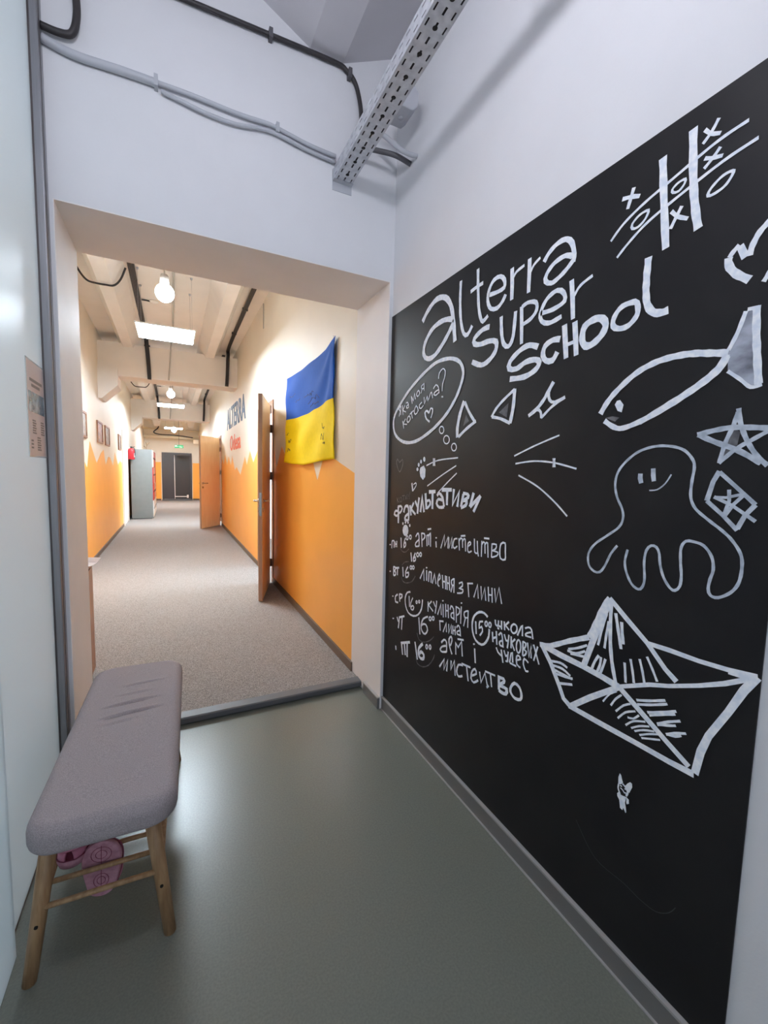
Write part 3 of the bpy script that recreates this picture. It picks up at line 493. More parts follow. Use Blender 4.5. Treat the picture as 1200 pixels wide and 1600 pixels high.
 ('thought_bubble_drawing', 'chalk', [(161,20647,16194,20639,16351,20593,16499,20500,16650,20394,16767,20261,16885,20108,17003,19945,17123,19769,17247,19579,17375,19382,17498,19186,17612,18993,17715,18799,17810,18602,17899,18398,17986,18186,18073,17968,18158,17748,18237,17529,18309,17308,18377,17086,18440,16868,18492,16658,18528,16389,18546,16131,18539,15898,18521,15601,18480,15341,18412,15092,18314,14882,18189,14775,18086,14690,17971,14632,17853,14600,17742,14594,17627,14618,17495,14662,17373,14726,17236,14802,17097,14879,16969,14954,16859,15034,16759,15121,16661,15221,16560,15333,16452,15458,16341,15594,16230,15744,16122,15909,16015,16090,15909,16282,15806,16481,15708,16687,15615,16905,15527,17127,15445,17348,15370,17640,15279,17933,15200,18227,15143,18529,15113,18831,15106,19116,15120,19496,15182,19840,15294,20065,15397,20276,15522,20445,15665,20556,15833,20621,16017,20647,16194),(67,19860,17055,19848,16578),(67,19858,17036,19967,16981,20055,16908,19981,16828,19883,16765),(67,19908,16775,20033,16522),(66,19699,17053,19606,16551),(65,19421,17024,19635,16781,19307,16667),(64,19310,17113,19240,17129,19157,17130,19101,17078,19059,17006,19037,16923,19027,16855),(64,19074,17008,19171,16980,19261,16940,19254,16883,19202,16840,19111,16850,19028,16873),(62,18796,17370,18686,16993),(61,18781,17368,18584,17123,18489,17468,18385,17167),(60,18126,17552,18224,17496,18292,17402,18257,17319,18179,17271,18073,17314,17998,17392,18040,17488,18126,17552),(58,17631,17816,17608,17452),(58,17642,17784,17754,17750,17859,17700,17856,17629,17804,17570,17713,17564,17629,17575),(58,17783,17566,17873,17372),(66,19613,16249,19487,15860),(65,19326,16333,19564,16093,19155,16037),(64,18965,16443,19082,16383,19169,16280,19142,16181,19060,16121,18928,16171,18827,16263,18869,16372,18965,16443),(62,18767,16622,18621,16278),(62,18894,16501,18519,16654),(61,18294,16851,18405,16755,18473,16605,18434,16497,18341,16439,18193,16491,18089,16595,18164,16747,18294,16851),(59,17766,16946,17872,16905,17979,16845,17999,16770,17970,16704,17894,16672,17797,16672,17698,16725,17621,16781),(57,17590,17157,17538,16839,17307,17149,17234,16917),(55,17186,16979,17025,17258,16938,17278,16833,16995),(61,16802,17406,16713,17489,16597,17552,16477,17502,16377,17401,16334,17257,16318,17132),(61,16371,17302,16497,17281,16639,17247,16719,17198,16743,17148,16676,17106,16568,17088,16439,17132,16333,17183),(52,16401,17778,16396,17886,16356,18012,16229,18108,16085,18157,15970,18112,15893,18016,15893,17884,15932,17739,15998,17627,16061,17508,16079,17332,16081,17185),(0,15976,16935,15997,16907,16051,16903,16108,16924,16133,16958,16112,16985,16057,16990,16001,16969),(97,17116,16359,17197,16431,17299,16493,17402,16482,17465,16417,17426,16277,17329,16126,17168,16025,17027,15960),(75,17116,16359,17059,16461,16981,16556,16885,16557,16808,16508,16800,16417,16827,16309,16885,16203,16941,16120)]),
 ('thought_bubble_dot', 'chalk', [(56,15846,15491,15849,15451,15864,15415,15890,15385,15924,15362,15965,15350,16010,15348,16056,15357,16100,15375,16138,15403,16169,15438,16189,15478,16198,15519,16194,15559,16179,15596,16153,15626,16118,15648,16076,15660,16030,15661,15985,15652,15941,15633,15904,15605,15874,15570,15854,15531,15846,15491)]),
 ('thought_bubble_dot', 'chalk', [(55,15405,15044,15410,14999,15428,14958,15460,14924,15502,14898,15552,14883,15607,14880,15663,14889,15717,14910,15764,14940,15801,14979,15825,15024,15836,15070,15831,15116,15812,15157,15780,15192,15737,15217,15685,15231,15630,15234,15574,15223,15521,15203,15476,15172,15439,15133,15416,15090,15405,15044)]),
 ('thought_bubble_dot', 'chalk', [(53,14871,14702,14874,14662,14889,14626,14915,14595,14949,14571,14991,14557,15036,14554,15083,14561,15127,14578,15165,14605,15196,14638,15216,14677,15225,14718,15221,14759,15206,14796,15180,14827,15144,14851,15102,14864,15057,14867,15011,14859,14967,14841,14929,14814,14899,14781,14880,14743,14871,14702)]),
 ('cat_ear', 'chalk', [(186,14453,16535,14499,16455,14566,16339,14638,16205,14699,16071,14747,15934,14790,15788,14825,15643,14849,15511,14857,15347,14847,15201,14838,15100),(129,14411,16497,14331,16378,14218,16210,14098,16048,13965,15897,13826,15752,13730,15652),(131,14757,15119,14661,15173,14525,15250,14372,15335,14223,15411,14066,15482,13897,15553,13746,15614,13643,15657)]),
 ('cat_ear', 'chalk', [(158,11592,16555,11594,16474,11596,16359,11600,16225,11607,16087,11618,15960,11638,15835,11666,15703,11695,15575,11722,15465,11740,15387),(111,11591,16535,11683,16489,11817,16421,11966,16343,12099,16269,12211,16200,12317,16130,12414,16059,12501,15989,12602,15885,12684,15782,12739,15709),(111,12720,15716,12594,15690,12415,15651,12236,15601,12052,15529,11867,15446,11740,15387)]),
 ('cat_nose', 'chalk', [(128,9895,16491,9934,16438,9991,16360,10053,16276,10106,16203,10153,16132,10191,16071,10244,16004,10302,15942,10368,15874,10442,15806,10520,15744,10647,15667,10783,15598,10881,15550),(100,9894,16484,9944,16408,10013,16299,10059,16195,10059,16062,10013,15953,9934,15881,9811,15853,9716,15867,9601,15899,9493,15933,9419,15956),(89,9419,15949,9483,15922,9575,15885,9683,15841,9794,15791,9895,15738,9990,15677,10089,15605,10184,15532,10265,15467,10323,15422),(95,10314,15421,10323,15510,10352,15611,10416,15684,10518,15713,10632,15675,10768,15607,10866,15556)]),
 ('whisker', 'chalk', [(53,11448,14241,11314,14287,11128,14350,10916,14422,10698,14494,10494,14559,10286,14620,10062,14683,9849,14742,9670,14790,9547,14824)]),
 ('whisker', 'chalk', [(0,9772,14126,9639,14123,9669,13992,9618,13844,9751,13844,9715,13993),(55,11371,13974,11254,13987,11091,14007,10904,14027,10711,14042,10531,14049,10361,14046,10190,14038,10020,14024,9850,14005,9681,13982,9498,13948,9302,13905,9115,13861,8958,13822,8849,13796)]),
 ('whisker', 'chalk', [(56,11196,13575,11071,13528,10896,13463,10698,13388,10500,13307,10323,13225,10165,13140,10010,13048,9861,12954,9721,12861,9592,12772,9467,12682,9345,12587,9235,12497,9143,12421,9077,12368)]),
 ('whisker', 'chalk', [(0,16649,14282,16450,14277,16511,14125,16415,13931,16641,13933,16568,14126),(60,17186,13952,17016,13998,16782,14063,16502,14130,16195,14180,15899,14207,15555,14227,15216,14241,14927,14251,14731,14260)]),
 ('whisker', 'chalk', [(56,17052,12999,16885,13074,16653,13177,16390,13295,16123,13412,15881,13515,15645,13613,15396,13712,15162,13804,14966,13881,14829,13935)]),
 ('whisker', 'chalk', [(55,16170,12708,16041,12798,15859,12923,15657,13061,15466,13188,15274,13311,15072,13437,14894,13547,14773,13622)]),
 ('paw_print', 'chalk', [(0,17719,13859,17414,13958,17250,13777,17266,13417,17449,13273,17693,13431,17788,13695),(0,17897,13777,17907,13732,17940,13699,17988,13686,18037,13698,18075,13732,18090,13777,18080,13823,18046,13856,17999,13868,17949,13856,17912,13822),(0,17798,13994,17807,13943,17836,13906,17880,13892,17924,13906,17959,13944,17974,13995,17965,14047,17935,14084,17892,14097,17847,14083,17813,14045),(0,17595,14142,17603,14093,17633,14058,17675,14045,17719,14059,17753,14095,17768,14144,17759,14193,17729,14228,17687,14240,17643,14226,17609,14190)]),
 ('paw_print', 'chalk', [(0,17294,14248,17304,14189,17337,14146,17386,14130,17437,14147,17476,14192,17493,14253,17484,14313,17450,14356,17401,14371,17350,14353,17311,14309)]),
 ('paw_print', 'chalk', [(0,18701,10700,18732,10548,18835,10425,18983,10364,19137,10383,19256,10477,19307,10623,19274,10778,19167,10902,19017,10960,18865,10937,18749,10843),(0,19218,10990,19226,10951,19250,10920,19286,10906,19323,10912,19352,10936,19364,10973,19356,11012,19331,11042,19295,11056,19258,11050,19230,11026),(0,18944,11078,18953,11044,18980,11017,19020,11003,19061,11008,19092,11028,19104,11060,19095,11094,19067,11121,19028,11134,18987,11130,18957,11109),(0,18681,11107,18690,11069,18717,11039,18755,11025,18795,11030,18825,11054,18838,11090,18830,11128,18803,11158,18764,11172,18724,11166,18694,11143),(0,18501,10977,18509,10937,18535,10905,18573,10890,18612,10896,18642,10921,18655,10958,18647,10998,18620,11030,18582,11045,18543,11039,18513,11014)]),
 ('small_heart_drawing', 'chalk', [(112,18490,13101,18382,12703),(57,18382,12703,18221,12839,18068,12989,18059,13078,18116,13120,18228,13079,18334,13022)]),
 ('lettering_word', 'chalk', [(157,19852,11802,19839,11692,19822,11534,19809,11376,19804,11217,19803,11057,19803,10945),(124,19839,11568,19974,11583,20128,11574,20230,11481,20265,11378,20160,11326,20016,11310,19907,11349,19829,11397),(121,19900,11798,19744,11841,19573,11869,19469,11825,19427,11747,19490,11635,19600,11531,19727,11491,19833,11478),(139,19233,11564,19191,11708,19115,11860,18984,11926,18852,11924,18772,11833,18724,11675,18713,11516,18717,11331,18722,11198),(139,18742,11543,18889,11475,19042,11384,19101,11284,19077,11204,18900,11190,18722,11198),(145,18612,11986,18479,11482),(134,18248,12140,18498,11802,18048,11574),(140,18121,12233,17867,11959),(151,17751,12423,17772,12299,17802,12124,17827,11962,17850,11765,17863,11625),(148,17589,11725,17471,12358,17464,12513,17263,11755),(165,17181,12658,17060,11910),(122,17083,12282,16959,12328,16826,12351,16750,12276,16741,12166,16876,12045,17024,11945),(159,16573,12727,16547,11965),(159,16887,12732,16335,12778),(133,16198,12592,16133,12665,16033,12715,15891,12661,15752,12541,15691,12408,15645,12250,15614,12137),(133,15745,12421,15906,12445,16085,12445,16183,12356,16211,12244,16134,12150,15994,12087,15789,12103,15614,12137),(154,15415,12894,15404,12228),(165,15841,12876,15087,12909),(147,14929,12951,14978,12278,14550,12861,14644,12213),(142,14253,12770,14391,12233),(133,14283,12796,14128,12795,13970,12778,13913,12720,13934,12649,14095,12575,14265,12517),(140,14264,12507,14140,12513,14024,12498,14019,12416,14080,12320,14237,12248,14389,12198),(145,13593,12855,13799,12280),(142,13788,12281,13168,12760),(141,13168,12760,13558,12102)]),
 ('lettering_word', 'chalk', [(0,20581,9675,20606,9641,20670,9618,20736,9620,20765,9646,20739,9680,20675,9703,20609,9701),(82,20456,9901,20471,9487),(82,20456,9901,20209,9950),(81,20209,9950,20212,9559),(80,20084,9928,20066,9612),(80,19905,9984,19897,9640),(80,20075,9773,19907,9811)]),
 ('lettering_word', 'chalk', [(97,19455,10221,19390,9695)]),
 ('lettering_word', 'chalk', [(90,18988,10261,19054,10140,19119,9991,19131,9857,19106,9770,19022,9801,18943,9880,18934,9974,18964,10043,19041,10005,19117,9947),(74,18703,10318,18705,10293,18713,10268,18727,10245,18747,10227,18770,10214,18795,10206,18821,10206,18845,10212,18867,10225,18884,10243,18895,10265,18900,10290,18898,10316,18890,10341,18875,10363,18855,10382,18832,10395,18807,10402,18781,10402,18757,10396,18736,10383,18719,10365,18708,10343,18703,10318),(73,18383,10402,18385,10377,18393,10352,18407,10330,18426,10312,18448,10299,18473,10292,18498,10292,18522,10298,18543,10311,18559,10328,18570,10350,18575,10375,18573,10400,18565,10425,18551,10447,18532,10466,18509,10478,18484,10485,18459,10485,18436,10479,18415,10466,18399,10449,18388,10427,18383,10402)]),
 ('lettering_word', 'chalk', [(83,17958,10479,17879,10581,17786,10671,17715,10672,17659,10584,17635,10425,17619,10219,17608,10069),(83,17647,10377,17793,10287,17940,10175,17973,10073,17929,10006,17767,10033,17609,10080)]),
 ('lettering_word', 'chalk', [(81,17421,10746,17331,10073),(80,17420,10721,17290,10737,17158,10731,17114,10654,17128,10556,17237,10465,17351,10395)]),
 ('lettering_word', 'chalk', [(78,16948,10709,16897,10185),(78,16935,10660,16889,10696,16836,10724,16807,10719,16786,10656,16772,10533,16760,10374,16752,10259),(77,16777,10667,16711,10786,16640,10826,16620,10712,16607,10528,16598,10338,16592,10209),(81,16890,10979,16589,11047)]),
 ('lettering_word', 'chalk', [(86,16155,10526,16111,10254)]),
 ('lettering_word', 'chalk', [(0,16079,10698,16097,10668,16145,10650,16194,10654,16216,10678,16198,10708,16150,10726,16101,10722)]),
 ('lettering_word', 'chalk', [(71,15751,10275,15499,10909,15452,10429,15227,10854,15203,10357),(69,15172,10862,15117,10381,14936,10872,14906,10407),(65,14444,10921,14374,10415),(63,14010,10940,13955,10442),(64,14203,10933,14164,10562),(70,14554,10882,14653,10873,14763,10829,14821,10688,14837,10542,14792,10469,14715,10448,14616,10507,14534,10578),(68,14421,10789,14378,10866,14320,10939,14254,10934,14202,10911),(67,14181,10826,14137,10891,14082,10951,14035,10943,14001,10919),(65,13836,10660,13740,10720,13651,10790,13652,10847,13691,10879,13752,10859,13810,10795,13832,10663,13827,10530,13791,10466,13731,10446,13642,10484,13565,10532),(63,13431,11047,13423,10940,13413,10785,13398,10629,13375,10522,13292,10482,13216,10507),(63,13248,10989,13236,10895,13219,10758,13201,10618,13183,10513,13149,10425,13123,10397),(74,14326,11027,14019,11083)]),
 ('lettering_word', 'chalk', [(58,12973,11030,12962,10406),(58,12794,10996,12752,10569),(57,12627,11001,12571,10445),(61,12963,10886,12925,10947,12876,11004,12829,10997,12793,10975),(60,12776,10916,12737,10966,12690,11012,12649,11003,12620,10982),(66,12855,11152,12548,11176)]),
 ('lettering_word', 'chalk', [(56,12386,11018,12380,10493),(58,12385,10998,12266,11017,12150,11015,12133,10942,12168,10853,12269,10792,12368,10751),(58,12350,10754,12193,10757,12045,10743,12032,10681,12093,10607,12238,10542,12380,10493),(67,11897,11083,11792,11148,11689,11139,11665,11066,11660,10953,11657,10842,11643,10734,11632,10627,11648,10552,11763,10515,11888,10546,11935,10650,11945,10792,11943,10894,11929,11002,11897,11083)]),
 ('lettering_word', 'chalk', [(91,18379,9619,18278,9177),(85,17941,9680,18033,9548,18122,9396,18130,9295,18092,9240,17996,9266,17909,9329,17909,9412,17949,9471,18027,9431,18100,9373),(74,17623,9647,17625,9622,17633,9598,17648,9576,17668,9557,17691,9543,17717,9535,17743,9534,17768,9539,17790,9550,17807,9566,17818,9587,17824,9611,17821,9636,17813,9661,17798,9683,17778,9702,17754,9715,17728,9723,17702,9724,17678,9719,17656,9708,17639,9692,17628,9671,17623,9647),(73,17368,9704,17369,9681,17377,9658,17390,9637,17407,9620,17428,9608,17450,9600,17473,9599,17495,9604,17514,9615,17529,9630,17539,9650,17544,9672,17542,9695,17535,9718,17522,9739,17504,9756,17483,9768,17461,9776,17438,9777,17416,9772,17397,9761,17382,9745,17372,9726,17368,9704)]),
 ('lettering_word', 'chalk', [(0,20499,8208,20524,8172,20588,8145,20654,8144,20683,8168,20657,8204,20593,8230,20528,8232)]),
 ('lettering_word', 'chalk', [(102,20204,8536,20176,8042),(91,20203,8525,20088,8534,19980,8524,19983,8450,20033,8367,20115,8320,20190,8292),(91,20190,8292,20063,8291,19941,8270,19934,8196,19982,8115,20081,8069,20176,8042),(99,19954,8500,19574,8597),(99,19750,8543,19740,8158)]),
 ('lettering_word', 'chalk', [(96,19183,8718,19097,8229)]),
 ('lettering_word', 'chalk', [(93,18638,8842,18754,8705,18865,8533,18869,8373,18815,8265,18693,8293,18577,8375,18542,8476,18566,8554,18684,8528,18805,8480),(77,18240,8887,18242,8865,18250,8844,18264,8824,18283,8807,18306,8794,18330,8786,18355,8784,18379,8787,18399,8796,18415,8809,18426,8827,18431,8847,18429,8868,18420,8890,18406,8910,18387,8927,18364,8939,18340,8947,18315,8950,18291,8946,18271,8938,18255,8924,18244,8907,18240,8887),(76,18011,8934,18013,8913,18021,8892,18034,8872,18053,8856,18075,8843,18099,8835,18123,8833,18147,8836,18167,8845,18183,8858,18193,8875,18198,8895,18196,8917,18188,8938,18173,8958,18155,8974,18133,8987,18109,8995,18084,8997,18061,8994,18041,8985,18025,8972,18015,8954,18011,8934)]),
 ('lettering_word', 'chalk', [(85,17433,8503,17121,9016,17059,8487),(83,16864,9045,16833,8540),(0,16798,9177,16817,9144,16869,9121,16922,9122,16946,9146,16925,9179,16874,9201,16821,9200)]),
 ('lettering_word', 'chalk', [(82,16647,9016,16663,8530),(81,16647,9016,16446,9035),(81,16446,9035,16452,8545),(79,16342,8531,16184,9017,16032,8582),(77,15871,8793,15784,8851,15708,8929,15731,9031,15786,9091,15837,9019,15877,8890,15890,8733,15876,8595,15814,8556,15752,8552)]),
 ('lettering_word', 'chalk', [(76,15550,9110,15471,8526),(74,15320,9138,15264,8531),(75,15507,8831,15286,8860),(74,15222,9136,15143,8538),(73,15038,9155,14959,8561),(73,15186,8836,14979,8863),(71,14670,9169,14644,8536),(72,14764,8836,14861,8516),(72,14683,9134,14772,9091,14855,9024,14849,8920,14803,8835,14731,8841,14666,8869)]),
 ('lettering_word', 'chalk', [(66,13715,9170,13623,8629),(65,13764,9158,13397,9247),(63,13307,8706,13112,9274,13030,8731),(61,12904,9261,12837,8750,12675,9256,12585,8770),(60,12483,9345,12414,8785),(59,12271,9357,12221,8798),(59,12432,9049,12252,9076),(57,12124,9374,12031,8873,11886,9455,11710,8896)]),
 ('lettering_word', 'chalk', [(69,14319,9023,14213,9086,14105,9129,14067,9064,14080,8969,14196,8887,14284,8827,14169,8832,14035,8836,14019,8768,14076,8686,14248,8627,14418,8586)]),
 ('lettering_word', 'chalk', [(0,20105,6916,20130,6879,20192,6850,20256,6845,20284,6867,20260,6904,20197,6934,20133,6939)]),
 ('lettering_word', 'chalk', [(100,19647,7134,19771,7067,19893,6965,19915,6812,19869,6684,19723,6682,19581,6716),(98,19459,7224,19394,6810),(98,19442,7208,19300,7235,19164,7242,19155,7177,19204,7092,19306,7021,19403,6969)]),
 ('lettering_word', 'chalk', [(91,18316,7616,18461,7579,18631,7502,18752,7358,18824,7176,18825,7040,18797,6894,18744,6765,18626,6606,18456,6498,18220,6464,17964,6488,17722,6569,17505,6696,17334,6864,17212,7065,17168,7235,17149,7418,17138,7547),(83,18431,7381,18360,6831),(77,18055,7387,18152,7244,18245,7065,18250,6906,18206,6787,18115,6755,18019,6778,17957,6858,17932,6945,17973,6985,18046,6988,18135,6929,18211,6863),(66,17619,7289,17620,7272,17626,7255,17635,7239,17648,7226,17663,7215,17679,7208,17695,7206,17711,7207,17725,7214,17736,7224,17743,7237,17746,7253,17745,7270,17740,7287,17730,7303,17718,7316,17703,7327,17686,7334,17670,7336,17654,7334,17640,7328,17630,7318,17622,7305,17619,7289),(65,17377,7380,17378,7363,17383,7347,17392,7331,17405,7317,17419,7307,17435,7300,17452,7298,17467,7300,17480,7306,17491,7316,17498,7329,17502,7345,17500,7361,17495,7378,17486,7394,17474,7407,17459,7418,17443,7425,17427,7427,17411,7425,17398,7419,17387,7409,17380,7395,17377,7380)]),
 ('lettering_word', 'chalk', [(82,16638,7596,16621,7115),(81,16340,7698,16596,7447,16186,7259),(79,16196,7721,16015,7528),(79,15923,7833,15938,7585,16020,7211),(77,15811,7223,15587,7773,15515,7298),(76,15413,7823,15358,7238),(75,15215,7897,15166,7306),(74,15034,7916,14968,7329),(74,15196,7600,15016,7638),(70,14449,8020,14387,7319),(69,14089,8110,14092,7369),(0,15370,7988,15387,7956,15432,7932,15479,7930,15500,7952,15482,7984,15437,8008,15390,8009),(0,14031,8269,14046,8239,14086,8217,14127,8216,14145,8236,14130,8266,14090,8288,14050,8289),(72,14866,7733,14850,7829,14811,7914,14719,7917,14625,7838,14591,7693,14570,7505,14557,7368),(72,14615,7677,14695,7647,14774,7596,14791,7510,14763,7434,14666,7421,14572,7429),(70,14447,7988,14326,7988,14208,7962,14189,7871,14222,7766,14315,7685,14407,7628)]),
 ('lettering_word', 'chalk', [(66,13625,8075,13612,7356),(68,13784,7713,13885,7332),(67,13634,8057,13755,8006,13874,7930,13883,7818,13835,7728,13727,7738,13625,7773)]),
 ('lettering_word', 'chalk', [(0,19977,5719,20003,5677,20072,5642,20142,5633,20172,5657,20145,5699,20077,5735,20007,5743)]),
 ('lettering_word', 'chalk', [(105,19653,5905,19497,5688),(109,19390,6008,19415,5715,19477,5339),(107,19346,5981,18854,6197),(107,19089,6083,19122,5379)]),
 ('lettering_word', 'chalk', [(96,17427,6582,17273,5780),(93,16613,6873,16801,6785,17014,6647,17138,6453,17197,6254,17166,6103,17077,5998,16945,5949,16803,5965,16678,6086,16606,6235,16657,6355,16765,6436,16898,6428,17032,6376,17130,6293,17195,6218),(73,16327,6867,16329,6843,16336,6820,16349,6797,16366,6777,16387,6762,16410,6751,16433,6747,16455,6748,16474,6757,16490,6770,16500,6789,16504,6810,16503,6834,16495,6858,16482,6881,16464,6901,16443,6916,16421,6926,16398,6931,16376,6929,16357,6921,16341,6907,16331,6889,16327,6867),(72,16080,6964,16081,6942,16088,6919,16099,6898,16115,6879,16134,6865,16154,6855,16175,6851,16195,6853,16213,6861,16227,6874,16236,6892,16240,6913,16239,6935,16232,6958,16220,6979,16204,6998,16185,7012,16165,7022,16144,7025,16124,7023,16107,7015,16093,7002,16084,6984,16080,6964)]),
 ('lettering_word', 'chalk', [(73,15627,6988,15564,6560),(73,15674,6972,15336,7062),(71,15334,6581,15126,7049,15078,6661),(69,14935,7079,14909,6680,14742,7110,14700,6720),(68,14633,7114,14596,6724),(67,14471,7135,14436,6755),(68,14619,6904,14459,6943),(66,14363,7106,14314,7183,14250,7248,14187,7230,14129,7154,14102,7051,14081,6924,14066,6832),(66,14123,7059,14212,7020,14300,6965,14321,6902,14293,6854,14188,6860,14085,6880)]),
 ('lettering_word', 'chalk', [(117,19716,4289,19678,4066)]),
 ('lettering_word', 'chalk', [(127,19091,4689,18933,4092),(124,19162,4642,18216,5035),(124,18789,4802,18649,4186),(123,18494,4904,18451,4166)]),
 ('lettering_word', 'chalk', [(116,17721,5246,17440,4443),(147,16994,5416,17155,5271,17322,5085,17370,4916,17353,4771,17279,4673,17168,4626,17021,4647,16896,4711,16853,4820,16875,4924,16985,4971,17119,4969,17216,4883,17283,4791),(84,16557,5435,16558,5409,16564,5382,16576,5358,16591,5336,16609,5320,16629,5308,16649,5304,16669,5306,16686,5315,16700,5330,16709,5351,16713,5375,16712,5401,16706,5427,16694,5452,16679,5474,16661,5490,16641,5501,16620,5505,16601,5503,16584,5494,16570,5479,16561,5458,16557,5435),(82,16269,5527,16270,5501,16276,5475,16287,5451,16302,5430,16320,5413,16339,5402,16359,5398,16378,5400,16394,5410,16408,5425,16417,5445,16421,5468,16420,5494,16414,5520,16403,5544,16388,5566,16370,5582,16351,5593,16331,5597,16312,5594,16296,5585,16282,5570,16273,5550,16269,5527)]),
 ('lettering_word', 'chalk', [(87,15440,6052,15350,6161,15238,6264,15134,6280,15050,6217,15024,6086,15015,5913,15009,5787),(87,15040,6058,15191,5993,15363,5904,15465,5800,15507,5710,15456,5665,15347,5662,15174,5725,15023,5793),(84,14609,5842,14664,5912,14741,6013,14804,6117,14858,6274,14869,6418,14803,6531,14720,6587,14668,6542,14648,6442,14698,6295,14756,6166)]),
 ('lettering_word', 'chalk', [(77,14336,5940,14380,6429,14191,6314,13981,6644,13888,6038),(76,14261,6648,13842,6757)]),
 ('lettering_word', 'chalk', [(80,13123,6678,13041,6106)]),
 ('lettering_word', 'chalk', [(0,13110,6862,13126,6827,13169,6799,13213,6794,13233,6816,13217,6851,13174,6879,13130,6884)]),
 ('lettering_word', 'chalk', [(91,15517,4897,15175,5388,15165,4921,14904,5469,14954,4927)]),
 ('lettering_word', 'chalk', [(87,14653,5546,14646,5146,14420,5630,14325,5013),(81,13914,5722,13326,5801),(80,13586,5751,13435,5176),(72,12439,6035,11865,6114),(71,12136,6083,12029,5588),(74,12761,5876,12646,5487,12439,5966,12270,5532),(90,13829,5677,13972,5646,14130,5575,14207,5418,14230,5251,14187,5139,14098,5085,13954,5145,13828,5224),(84,13261,5489,13098,5589,12950,5706,12965,5806,13041,5860,13132,5806,13219,5693,13265,5536,13265,5387,13193,5303,13083,5285,12939,5387,12820,5501),(79,12271,5548,12240,5549,12221,5538,12264,5490,12313,5443),(115,11671,6207,11633,5667),(114,11711,6124,11565,6165,11419,6191,11378,6146,11402,6069,11523,5965,11647,5874),(130,11623,5862,11508,5877,11351,5894,11242,5887,11222,5796,11273,5695,11363,5658,11471,5647,11571,5651,11646,5661),(106,10862,6288,10957,6202,11026,6085,11060,5981,11046,5885,10991,5829,10910,5782,10824,5757,10681,5778,10561,5836,10514,5919,10514,6020,10536,6097,10577,6179,10631,6241,10743,6291,10862,6288)]),
 ('lettering_word', 'chalk', [(93,12433,8179,12519,8227,12642,8270,12781,8266,12930,8223,13083,8126,13215,7994,13296,7843,13334,7672,13334,7545,13315,7412,13277,7291,13222,7186,13150,7093,13063,7026,12892,6979,12720,6986,12590,7050,12484,7157,12390,7303,12324,7462,12310,7624,12316,7749),(83,13127,7788,13059,7291),(71,12904,7841,12692,7924),(72,12895,7830,12906,7704,12900,7591,12831,7636,12755,7690,12706,7626,12694,7523,12766,7407,12847,7310),(70,12435,7913,12436,7889,12441,7865,12450,7842,12463,7823,12478,7809,12496,7800,12513,7797,12530,7801,12545,7810,12557,7826,12565,7845,12569,7868,12569,7892,12563,7917,12554,7939,12541,7958,12525,7972,12508,7981,12490,7984,12474,7980,12459,7970,12447,7955,12439,7935,12435,7913),(68,12223,7943,12223,7919,12228,7895,12237,7873,12250,7854,12265,7840,12282,7831,12299,7829,12316,7832,12330,7842,12342,7857,12350,7876,12354,7899,12353,7923,12348,7947,12339,7969,12326,7988,12311,8002,12294,8011,12277,8013,12261,8009,12246,8000,12234,7985,12226,7965,12223,7943),(75,12005,8214,11998,8126,11974,8039,11907,8018,11842,8044,11828,8144,11830,8245),(74,11835,8046,11656,8046),(73,11673,8282,11650,7959),(74,11873,7946,11771,7944),(72,11528,8304,11488,7989),(71,11294,8367,11466,8183,11256,8070),(67,10854,8022,10692,8392,10637,8436,10621,8081),(76,12132,7705,12075,7331),(75,11920,7806,11858,7306),(76,12107,7459,11886,7598),(70,11145,7885,11125,7456),(69,10947,7856,11112,7669,10951,7432),(67,10577,7918,10557,7410),(65,10371,7946,10274,7475,10180,7981,10174,7475),(63,10100,7980,9826,7405),(63,9921,7977,10060,7437),(73,11617,7219,11493,6766),(70,11163,6909,11109,7276,11045,7314,11004,6976),(70,11146,6911,10829,6918),(69,10884,8253,10887,8210,10898,8167,10919,8127,10947,8091,10981,8063,11018,8044,11057,8036,11093,8039,11126,8054,11152,8079,11169,8113,11178,8153,11175,8196,11163,8240,11142,8281,11113,8316,11078,8344,11041,8362,11003,8369,10966,8365,10935,8350,10909,8325,10892,8292,10884,8253),(63,10672,7697,10671,7638,10677,7580,10690,7528,10708,7484,10730,7452,10756,7434,10782,7432,10808,7444,10832,7472,10851,7513,10865,7564,10873,7621,10873,7681,10867,7739,10854,7792,10836,7836,10813,7867,10788,7885,10761,7886,10736,7873,10712,7845,10693,7804,10680,7754,10672,7697),(62,10514,8392,10446,8438,10362,8480,10291,8485,10228,8442,10194,8351,10165,8231,10145,8144),(63,10243,8348,10336,8305,10434,8250,10477,8194,10465,8154,10341,8163,10216,8183),(71,11787,7694,11737,7766,11678,7825,11635,7807,11597,7723,11570,7598,11544,7441,11525,7328),(71,11597,7561,11660,7523,11719,7469,11717,7403,11682,7352,11611,7354,11547,7371),(69,11496,7842,11449,7740,11392,7642,11342,7646,11305,7674),(68,11261,7900,11268,7796,11279,7658,11296,7506,11310,7385),(64,10576,7906,10509,7907,10446,7888,10442,7818,10467,7739,10517,7687,10564,7653),(64,10564,7653,10481,7643,10404,7617,10410,7552,10449,7482,10505,7438,10557,7410),(72,11885,7200,11841,7130,11773,7052,11670,7015,11583,6996),(69,11472,7249,11427,7158,11370,7077,11316,7101,11275,7146),(69,11253,7283,11257,7189,11263,7074,11264,6978,11276,6908,11321,6895,11365,6902),(66,10835,7142,10739,7189,10653,7247,10675,7304,10732,7339,10791,7325,10837,7266,10841,7136,10809,7007,10718,6963,10632,6952),(63,10284,7272,10375,7319,10471,7341,10507,7255,10504,7135,10450,7023,10378,6944,10313,6957,10264,6993)]),
]
BXF = 1.070
